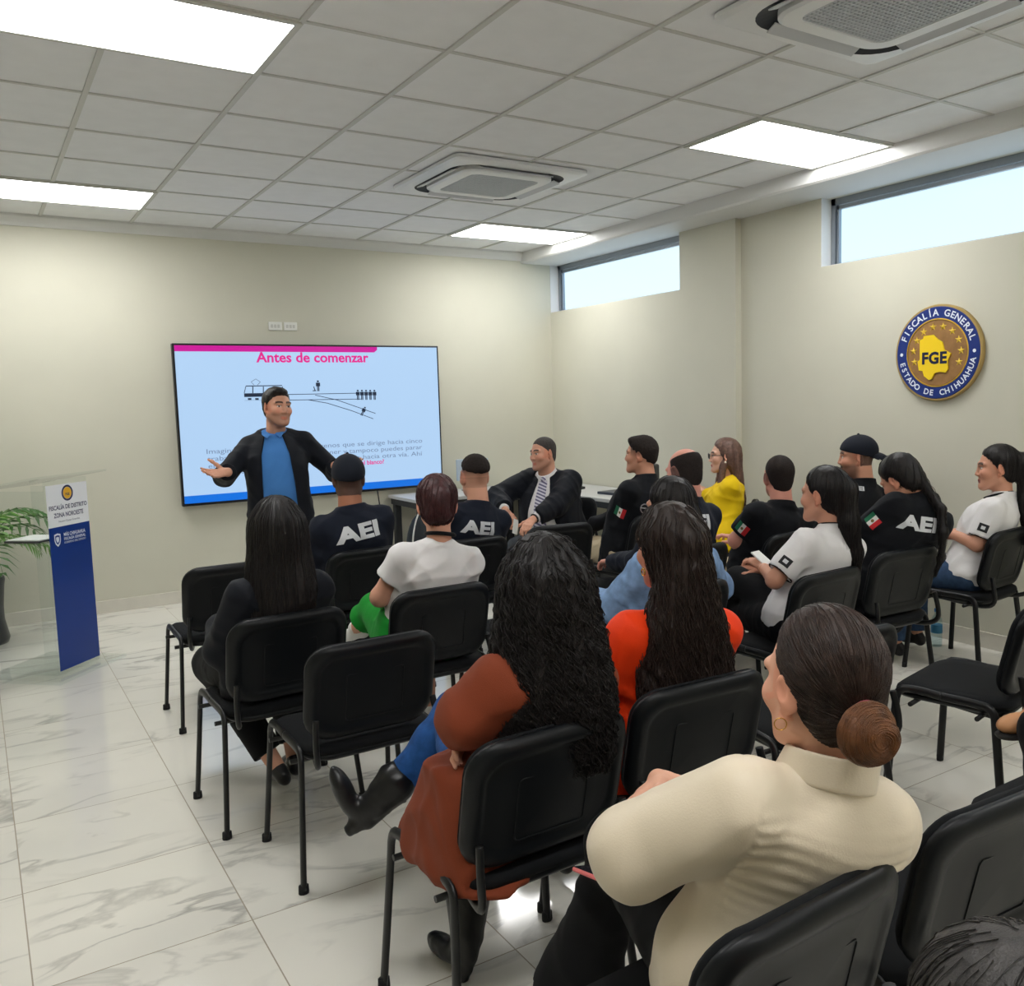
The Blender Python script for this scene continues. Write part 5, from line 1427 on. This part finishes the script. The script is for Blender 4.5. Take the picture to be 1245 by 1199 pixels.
# ============ denim shirt
p = flat_head(Person('person in a pale blue denim shirt and glasses with dark gathered hair', (2.42, 2.95), 0, (812, 582), 2.84, 8, 4, 0, 'f', 1.22, 'tan'))
p.setarm('R', W((876, 742), 3.20), hint=(.6, -.4, -.7)); p.lap('L', side=.14, fw=.30)
for k in 'RL': p.setleg(k)
p.body()
p.shirt('denim_shirt', cloth('pale_denim', srgb(126, 156, 196), noise=(24, .22)), .016, sleeve=1.85, folds_=(17, .014, .09), loose=.014)
p.trousers(C_blk2); p.shoes(M_wshoe)
p.hair('hair', HAIR['black'], .018, (.80, -.45, .02), rough=(10, .004, .03), extra=[Ell(p.hp(0, -.10, -.05), (.06, .05, .075), p.HR)], strand=hairgrow(200, 95, 14, .0016, .002, .08))
gl = mat('spectacle_frame', srgb(30, 28, 30), .35)
def glasses(p, m=gl):
    g = MB()
    for q in (-1, 1):
        k = 16; pts = [Vector(p.hp(q*.034+.024*math.cos(2*PI*j/k), .112, .004+.019*math.sin(2*PI*j/k))) for j in range(k+1)]
        g.tube(pts, .0022, 6, cap=False); g.tube([Vector(p.hp(q*.058, .110, .010)), Vector(p.hp(q*.078, .06, .010)), Vector(p.hp(q*.082, .0, .012))], .0022, 6)
    g.tube([Vector(p.hp(-.010, .113, .008)), Vector(p.hp(.010, .113, .008))], .0022, 6)
    return p.addmb('glasses', g, m)
glasses(p, mat('clear_spectacle_frame', srgb(150, 146, 146), .3))

# ============ balding officer
p = Person('person with a bald crown and dark beard line in a navy AEI shirt', (3.07, 3.62), 8, (828, 547), 3.55, 6, 16, 6, 'm', 1.2, 'pink', toph=.119)
p.lap('R'); p.lap('L', side=.12, fw=.30)
for k in 'RL': p.setleg(k)
p.body(stubble=.5, buzz=lambda x, y, z: .85*np.clip((.045-z)/.03, 0, 1)*np.clip((z+.09)/.03, 0, 1)*(y < .03))
s_ = p.shirt('shirt', C_navy, .014, folds_=(18, .010, .1), loose=.006); back_text(p, s_, (848, 636), .22)
p.trousers(C_blk2); p.shoes(M_shoe)
p.hair('hair', HAIR['crop'], .006, (.80, -.1, .018), rough=(11, .002, .015), cutfn=lambda G: G.sub(Ell(p.hp(0, .0, .115), (.082, .10, .070), p.HR), .012))

# ============ jacketed officer with beige trousers
p = Person('person in black jacket with sleeve flag and beige trousers, by the side table', (3.68, 4.78), 20, (779, 530), 4.66, 36, 0, 0, 'm', 1.15, 'tan', chest=12)
p.lap('R', fw=.34); p.setarm('L', W((737, 668), 4.98), hint=(-.3, -.6, -.7))
kr = p.P+p.B[1]*.42+p.B[0]*.08+np.array([0, 0, -.04]); p.setleg('R', kr)
p.setleg('L', W((708, 672), 5.06))
p.body(buzz=lambda x, y, z: .75*np.clip((z+.02-.3*np.maximum(y, 0))/.05, 0, 1)*(y < .055))
s_ = p.shirt('jacket', C_black, .016, folds_=(19, .010, .11), loose=.010, collar=.035); flag_patch(p, s_, 'L', .42, (.078, .062))
p.trousers(C_khaki); p.shoes(M_shoe)
p.hair('hair', HAIR['crop'], .014, (.62, -.78, -.004), rough=(12, .003, .02), taper=1.05, extra=[Ell(p.hp(.0, .052, .098), np.array((.048, .036, .024)), p.HR)])
pc = empty('mobile_phone', W((730, 671), 4.90), .6); tag(pc, 'small teal phone in the hand of the person in beige trousers', 'phone')
MB().box((-.035, -.07, -.005), (.035, .07, .005), .004, rot=Matrix.Rotation(.9, 3, 'X')).build('case', mat('teal_case', srgb(60, 150, 160), .4), pc)

# ============ yellow blazer
p = flat_head(Person('person in yellow blazer and dark glasses with long brown hair', (4.52, 4.72), 44, (880, 533), 4.74, 52, 2, 0, 'f', 1.05, 'fair'))
p.setarm('L', W((857, 597), 4.88), elbow=W((876, 616), 4.68), curl=.45, palm=(.2, .4, -.6), dir=(-.8, .35, .35)); p.lap('R', fw=.34, up=.2)
for k in 'RL': p.setleg(k)
p.body(fine=.003, lips=(170, 74, 70))
p.shirt('blazer', cloth('yellow_cloth', srgb(240, 202, 20), .7), .018, sleeve=1.85, loose=.010, folds_=(20, .012, .10), collar=.012)
p.trousers(C_black); p.shoes(M_shoe)
p.hair('hair', HAIR['ombre'], .014, (.80, -.52, .014), rough=(13, .003, .03), k=.035,
       extra=[backloft(p, .02, .40, [.082, .088, .082, .072, .06, .03], [.08, .062, .045, .036, .03, .015], [-.03, -.06, -.085, -.10, -.12, -.13]),
              Cap(p.hp(-.07, .02, -.06), p.hp(-.085, .055, -.26), .024, .018), Cap(p.hp(.07, .02, -.06), p.hp(.085, .055, -.26), .024, .018)],
       strand=hairgrow(260, 99, 20, .0016, .003, .10))
glasses(p); p.addmb('earring', MB().sphere(tuple(p.hp(-.084, .004, -.042)), .008), mat('pearl', srgb(226, 220, 206), .3))

# ============ black polo, short hair
p = Person('person with close-cropped hair in a short-sleeved black polo with sleeve flag', (3.77, 3.64), -6, (947, 553), 3.54, -26, 0, 0, 'm', 1.16, 'pink')
p.lap('R'); p.setarm('L', W((906, 696), 3.86), elbow=W((895, 657), 3.64), dir=(.1, .8, -.5))
for k in 'RL': p.setleg(k)
p.body(stubble=.3, buzz=lambda x, y, z: .7*np.clip((z+.06-.3*np.maximum(y, 0))/.05, 0, 1)*(y < .06))
s_ = p.shirt('polo_shirt', C_black, .014, sleeve=.72, folds_=(21, .010, .1), loose=.014, collar=.03); flag_patch(p, s_, 'L', .46, (.075, .058))
p.trousers(C_khaki); p.shoes(M_shoe)
p.hair('hair', HAIR['crop'], .007, (.78, -.62, .0), rough=(14, .001, .02), taper=1.0)

# ============ backwards cap
p = Person('person with a moustache in a backwards dark cap and black shirt by the side wall', (4.42, 3.60), 4, (1041, 528), 3.48, 42, 3, 0, 'm', 1.15, 'tan', toph=.137, chest=-8)
for k in 'RL': p.lap(k); p.setleg(k)
p.body(fine=.003, stubble=.65, buzz=lambda x, y, z: .8*(z > -.05)*(y < -.01)+.9*(x < .03)*(np.abs(z+.053) < .007)*(y > .08))
s_ = p.shirt('shirt', C_black, .014, folds_=(22, .010, .1), loose=.006, collar=.032); back_text(p, s_, (1043, 594), .08)
p.trousers(C_blk2); p.shoes(M_shoe)
cap_hat(p, cloth('dark_cap_cloth', None), True)

# ============ ponytail, white polo
p = flat_head(Person('person in a white polo with a sleek black ponytail, legs crossed in black trousers', (3.06, 2.78), 4, (1000, 567), 2.68, 14, 4, 0, 'f', 1.08, 'tan', chest=-6, pelvis=(3.13, 2.73, .565)))
p.setarm('L', W((928, 690), 3.02), elbow=W((942, 705), 2.70), curl=.6, dir=(.0, .9, .3)); p.lap('R', fw=.30, up=.16)
p.setleg('L', W((895, 742), 3.25), np.array([2.92, 3.22, .10]), (0, 1, -.1)); p.setleg('R', W((872, 735), 3.45) if False else p.P+p.B[1]*.40+p.B[0]*.02+np.array([0, 0, .10]), W((862, 742), 3.38), (-.6, .5, -.5))
p.body(fine=.003, lips=(150, 80, 76))
s_ = p.shirt('polo_shirt', C_white, .014, sleeve=.82, folds_=(23, .010, .09), loose=.014, collar=.03, hem=-.13); flag_patch(p, s_, 'L', .62, (.050, .042), True)
S, E, Wr = p.arm['L']; torus_ring(p, 'sleeve_trim', S+(E-S)*.815, E-S, .060, .004, C_blk2, s_); torus_ring(p, 'collar_trim', p.neck+p.T[2]*.030-p.T[1]*.006, p.T[2]+p.T[1]*.4, .062, .003, C_blk2, s_)
p.trousers(C_blk2); p.shoes(M_shoe)
tail = [p.hp(0, -.080, .05), p.hp(0, -.112, .02), p.hc+p.HRf[1]*-.118+np.array([.0, 0, -.12]), p.hc+p.HRf[1]*-.115+np.array([.035, 0, -.26]), p.hc+p.HRf[1]*-.12+np.array([.055, 0, -.39])]
p.hair('hair', HAIR['black'], .012, (.80, -.50, .016), rough=(15, .002, .02), k=.03,
       extra=[Cap(tail[0], tail[1], .035, .038), Cap(tail[1], tail[2], .038, .042), Cap(tail[2], tail[3], .042, .036), Cap(tail[3], tail[4], .036, .010)],
       strand=hairgrow(300, 101, 24, .0015, .0015, .12, .012))
pw = empty('mobile_phone', W((930, 682), 3.03), .2); tag(pw, 'pale phone in the hand of the ponytailed person in the white polo', 'phone')
MB().box((-.035, -.07, -.004), (.035, .07, .004), .003, rot=Matrix.Rotation(.6, 3, 'X')).build('case', mat('paper_white', None), pw)

# ============ bowed head, AEI jacket
p = flat_head(Person('person bent over with a bowed head and black AEI jacket, long braid over the back', (3.80, 2.90), -8, (1078, 557), 2.84, 0, 34, -10, 'f', 1.25, 'tan', chest=-16, toph=.125, nk=(.07, -.05, .05)))
p.lap('R', up=.15); p.lap('L', up=.15, side=.14)
for k in 'RL': p.setleg(k)
p.body(fine=.003)
s_ = p.shirt('jacket', C_black, .018, folds_=(24, .014, .11), loose=.012, collar=.03, sleeve=1.9); back_text(p, s_, (1119, 638), .205, tilt=13); flag_patch(p, s_, 'L', .40, (.07, .06))
p.trousers(cloth('cream_trouser_cloth', srgb(206, 192, 168))); p.shoes(M_shoe)
br = [p.hp(0, -.085, .01), p.tp(.02, -.12, .98), p.tp(.06, -.165, .80), p.tp(.12, -.170, .58), p.tp(.16, -.15, .40)]
p.hair('hair', HAIR['black'], .010, (.80, -.50, .016), rough=(16, .002, .02), k=.025,
       extra=[Cap(br[0], br[1], .026, .020), Cap(br[1], br[2], .020, .018), Cap(br[2], br[3], .018, .014), Cap(br[3], br[4], .014, .006)], strand=hairgrow(160, 103, 16, .0016, .004, .05))

# ============ white polo by the wall
p = flat_head(Person('person in white polo, lanyard and jeans, very long ponytail, by the side wall', (4.70, 2.92), 12, (1211, 541), 2.80, 40, 4, 0, 'f', 1.10, 'tan'))
p.setarm('L', W((1150, 646), 2.98), elbow=W((1188, 662), 2.78), curl=.5, dir=(-.6, .8, .1)); p.lap('R', fw=.32, up=.15)
for k in 'RL': p.setleg(k)
p.body(fine=.003, lips=(150, 78, 74))
s_ = p.shirt('polo_shirt', C_white, .014, sleeve=.80, folds_=(25, .010, .09), loose=.012, collar=.03, hem=-.12); flag_patch(p, s_, 'L', .55, (.052, .044), True)
S, E, Wr = p.arm['L']; torus_ring(p, 'sleeve_trim', S+(E-S)*.795, E-S, .058, .004, C_blk2, s_)
torus_ring(p, 'lanyard', p.neck+p.T[2]*.0+p.T[1]*.02, p.T[2]+p.T[1]*.7, .075, .006, C_blk2)
p.trousers(C_djean); p.shoes(M_shoe)
b0 = p.hc+p.HRf[1]*-.15
p.hair('hair', HAIR['black'], .013, (.80, -.55, .012), rough=(17, .002, .02), k=.03,
       extra=[Cap(p.hp(0, -.10, .03), b0+np.array([0, 0, .03]), .04, .045), Cap(b0+np.array([0, 0, .03]), b0+np.array([.01, -.02, -.2]), .055, .065), Cap(b0+np.array([.01, -.02, -.2]), b0+np.array([.02, -.02, -.42]), .065, .03)],
       strand=hairgrow(300, 105, 24, .0015, .002, .12, .012))
torus_ring(p, 'hair_tie', p.hp(0, -.125, .035), p.HR[1], .036, .007, C_blk2)

# ============ cream blouse, nearest
p = flat_head(Person('person in cream satin blouse with a low coppery bun and folded arms', (1.03, 1.13), -8, (996, 738), 1.0, -9, 4, 0, 'f', 1.04, 'light', chest=-27, hs=1.03, sh=.140, nk=(0, .015, .012), pelvis=(1.135, 1.085, .565)))
p.S['R'] = p.tp(.110, -.005, .80)
p.setarm('L', (1.14, 1.34, .71), elbow=W((772, 1036), 1.20), curl=.4, dir=(.8, .5, 0)); p.setarm('R', W((806, 950), 1.37), hint=(.5, .5, -.7), curl=.22, palm=(-.1, -.6, -.75), dir=W((735, 998), 1.36)-W((806, 950), 1.37), thumb=.3)
p.setleg('L', (1.15, 1.53, .59), (1.10, 1.66, .16), (-.1, .9, -.3)); p.setleg('R', (1.33, 1.47, .51))
p.body(fine=.0024, handfine=.003, coarse=.007, lips=(176, 96, 90), jaw=1.08)
satin = cloth('cream_satin', srgb(222, 208, 184), .46, bump=(300, .12), sheen=.2, spec=.4)
def gather(x, y, z):
    """small gathers running inward from the left armhole"""
    u = (x-p.P[0])*p.T[0, 0]+(y-p.P[1])*p.T[0, 1]+(z-p.P[2])*p.T[0, 2]; v = (x-p.P[0])*p.T[1, 0]+(y-p.P[1])*p.T[1, 1]+(z-p.P[2])*p.T[1, 2]; t = (x-p.P[0])*p.T[2, 0]+(y-p.P[1])*p.T[2, 1]+(z-p.P[2])*p.T[2, 2]
    e = np.maximum(.140-np.abs(u), 0)/.06; a = np.exp(-e)*(np.abs(u) < .143)*np.exp(-((t-.26)/.075)**2)
    seam = np.exp(-((np.abs(u)-.145)/.005)**2)*(t > .10)
    return a*.0042*np.sin(t*2*PI/.026+2.2*np.sin(u*23)+1.5*np.sin(t*37))+.0020*seam
p.shirt('blouse', satin, .015, sleeve=1.42, loose=.026, folds_=(31, .010, .15), collar=.012, hem=-.25, h=.0052, dispfn=gather, k=.03)
# turned-down collar
Gc = Grid(p.neck-.16, p.neck+.16, .0036); nk = Cap(p.neck-p.T[2]*.035, p.neck+p.T[2]*.10, .088, .066); Gc.add(nk); Gc.sub(Cap(p.neck-p.T[2]*.08, p.neck+p.T[2]*.12, .078, .058), .004)
ntop = nrm(p.T[2]+p.T[1]*.45); Gc.plane(p.neck+p.T[2]*.042, ntop, .006); Gc.plane(p.neck-p.T[2]*.022, -ntop, .006); p.add('collar', Gc, satin)
p.trousers(C_blk2, inf=.011, flare=.06, fold=(33, .010, .12)); p.shoes(M_shoe)
bun = p.hp(-.030, -.128, -.048)
def bunstr(G):
    V, _ = G.net(); r = np.random.default_rng(5)
    A = seedpts(G, 900, 6, lambda V: np.linalg.norm(V-bun, axis=1) > .085)
    tgt = p.hp(-.024, -.115, -.040)
    st = strands(G, A, .008, 16, .0012, .0009, .05, .012, 6, .0006, flow=lambda q: (tgt-q)/np.maximum(np.linalg.norm(tgt-q, axis=1), .02)[:, None])
    return st
p.hair('hair', HAIR['brown'], .013, (.80, -.34, .004), h=.0032, rough=(18, .002, .016, (1, 1, .6)), strand=bunstr, k=.02)
# the coiled bun
Gb = Grid(bun-.085, bun+.085, .003); 
Rb = p.HR
for a in range(16):
    t0, t1 = a/16, (a+1)/16
    f = lambda t: bun+Rb[0]*(.036*math.cos(4*PI*t*.5+.4)*(1.05-.5*t))+Rb[2]*(.030*math.sin(4*PI*t*.5+.4)*(1.05-.5*t))-Rb[1]*(.028*t-.006)
    Gb.add(Cap(f(t0), f(t1), .022-.004*t0, .022-.004*t1), .006)
Gb.add(Ell(bun, (.045, .034, .040), Rb), .01); Gb.disp(folds(41, .0016, .012))
circ = lambda q: np.cross(q-bun, -Rb[1])
p.add('bun', Gb, HAIR['copper'], extra=[strands(Gb, seedpts(Gb, 320, 8), .006, 14, .0012, .0006, .04, .02, 8, .0005, flow=lambda q: circ(q)/np.maximum(np.linalg.norm(circ(q), axis=1), .005)[:, None])])
torus_ring(p, 'hair_tie', p.hp(-.022, -.108, -.030), p.HR[1]+p.HR[2]*.4, .030, .006, cloth('dusky_pink_elastic', srgb(150, 72, 84)))
torus_ring(p, 'earring', p.hp(-.084, .006, -.055), p.HR[0]*.6+p.HR[1], .010, .0009, mat('gold', None))
pp = empty('mobile_phone', W((742, 1068), 1.44), .3); tag(pp, 'phone in a pink case peeping out under the cream sleeve', 'phone')
MB().box((-.038, -.075, -.006), (.038, .075, .004), .004, rot=Matrix.Rotation(.35, 3, 'Y')).build('case', mat('pink_case', srgb(226, 120, 120), .45), pp)
MB().box((-.034, -.071, .004), (.034, .071, .0055), .0005, rot=Matrix.Rotation(.35, 3, 'Y')).build('display', mat('dark_display', srgb(40, 40, 46), .2), pp)

# ============ tan shoe person and the head in the corner, both mostly out of the picture
chair(2.98, 1.12, 12, 'black chair under the person whose tan shoe shows at the photo edge', G_C)
p = flat_head(Person('person mostly out of view with one tan shoe held up at the photo edge', (2.98, 1.12), 14, (2.96, 1.06, 1.30), 0, 20, 0, 0, 'm', 1.0, 'tan'))
for k in 'RL': p.lap(k)
p.setleg('L', toe=(-.1, 1, 0)); p.setleg('R', p.P+p.B[1]*.36+p.B[0]*.22+np.array([0, 0, .10]), W((1262, 862), 1.52), (-.95, .15, .05)); p.body(coarse=.011); p.shirt('shirt', C_navy, h=.009); p.trousers(C_blk2, h=.009, upto=1.85); p.shoes(M_tshoe, sole=M_sole)
p.hair('hair', HAIR['black'], .012, (.80, -.60, .018))
p = flat_head(Person('person with greying hair, only the crown showing beside the cream blouse', (.80, .28), 0, (1238, 1148), .36, -10, 0, 0, 'm', 1.0, 'tan'))
for k in 'RL': p.lap(k); p.setleg(k)
p.body(coarse=.011); p.shirt('shirt', C_black, h=.009); p.trousers(C_blk2, h=.009); p.shoes(M_shoe)
p.hair('hair', HAIR['grey'], .016, (.80, -.60, .018), rough=(19, .003, .02), strand=hairgrow(900, 109, 9, .0007, .002, .03))
chair(.80, .28, 0, 'black chair under the person with dark greying hair', G_C)
# ------------------------------------------------------------------ render look
SC.view_settings.view_transform = 'Standard'; SC.view_settings.look = 'None'
SC.view_settings.exposure = EXPO; SC.view_settings.gamma = 1; SC.view_settings.use_curve_mapping = False
SC.cycles.use_denoising = True
SC.cycles.max_bounces = 8; SC.cycles.diffuse_bounces = 5; SC.cycles.transparent_max_bounces = 12; SC.cycles.transmission_bounces = 8
SC.cycles.sample_clamp_indirect = 6
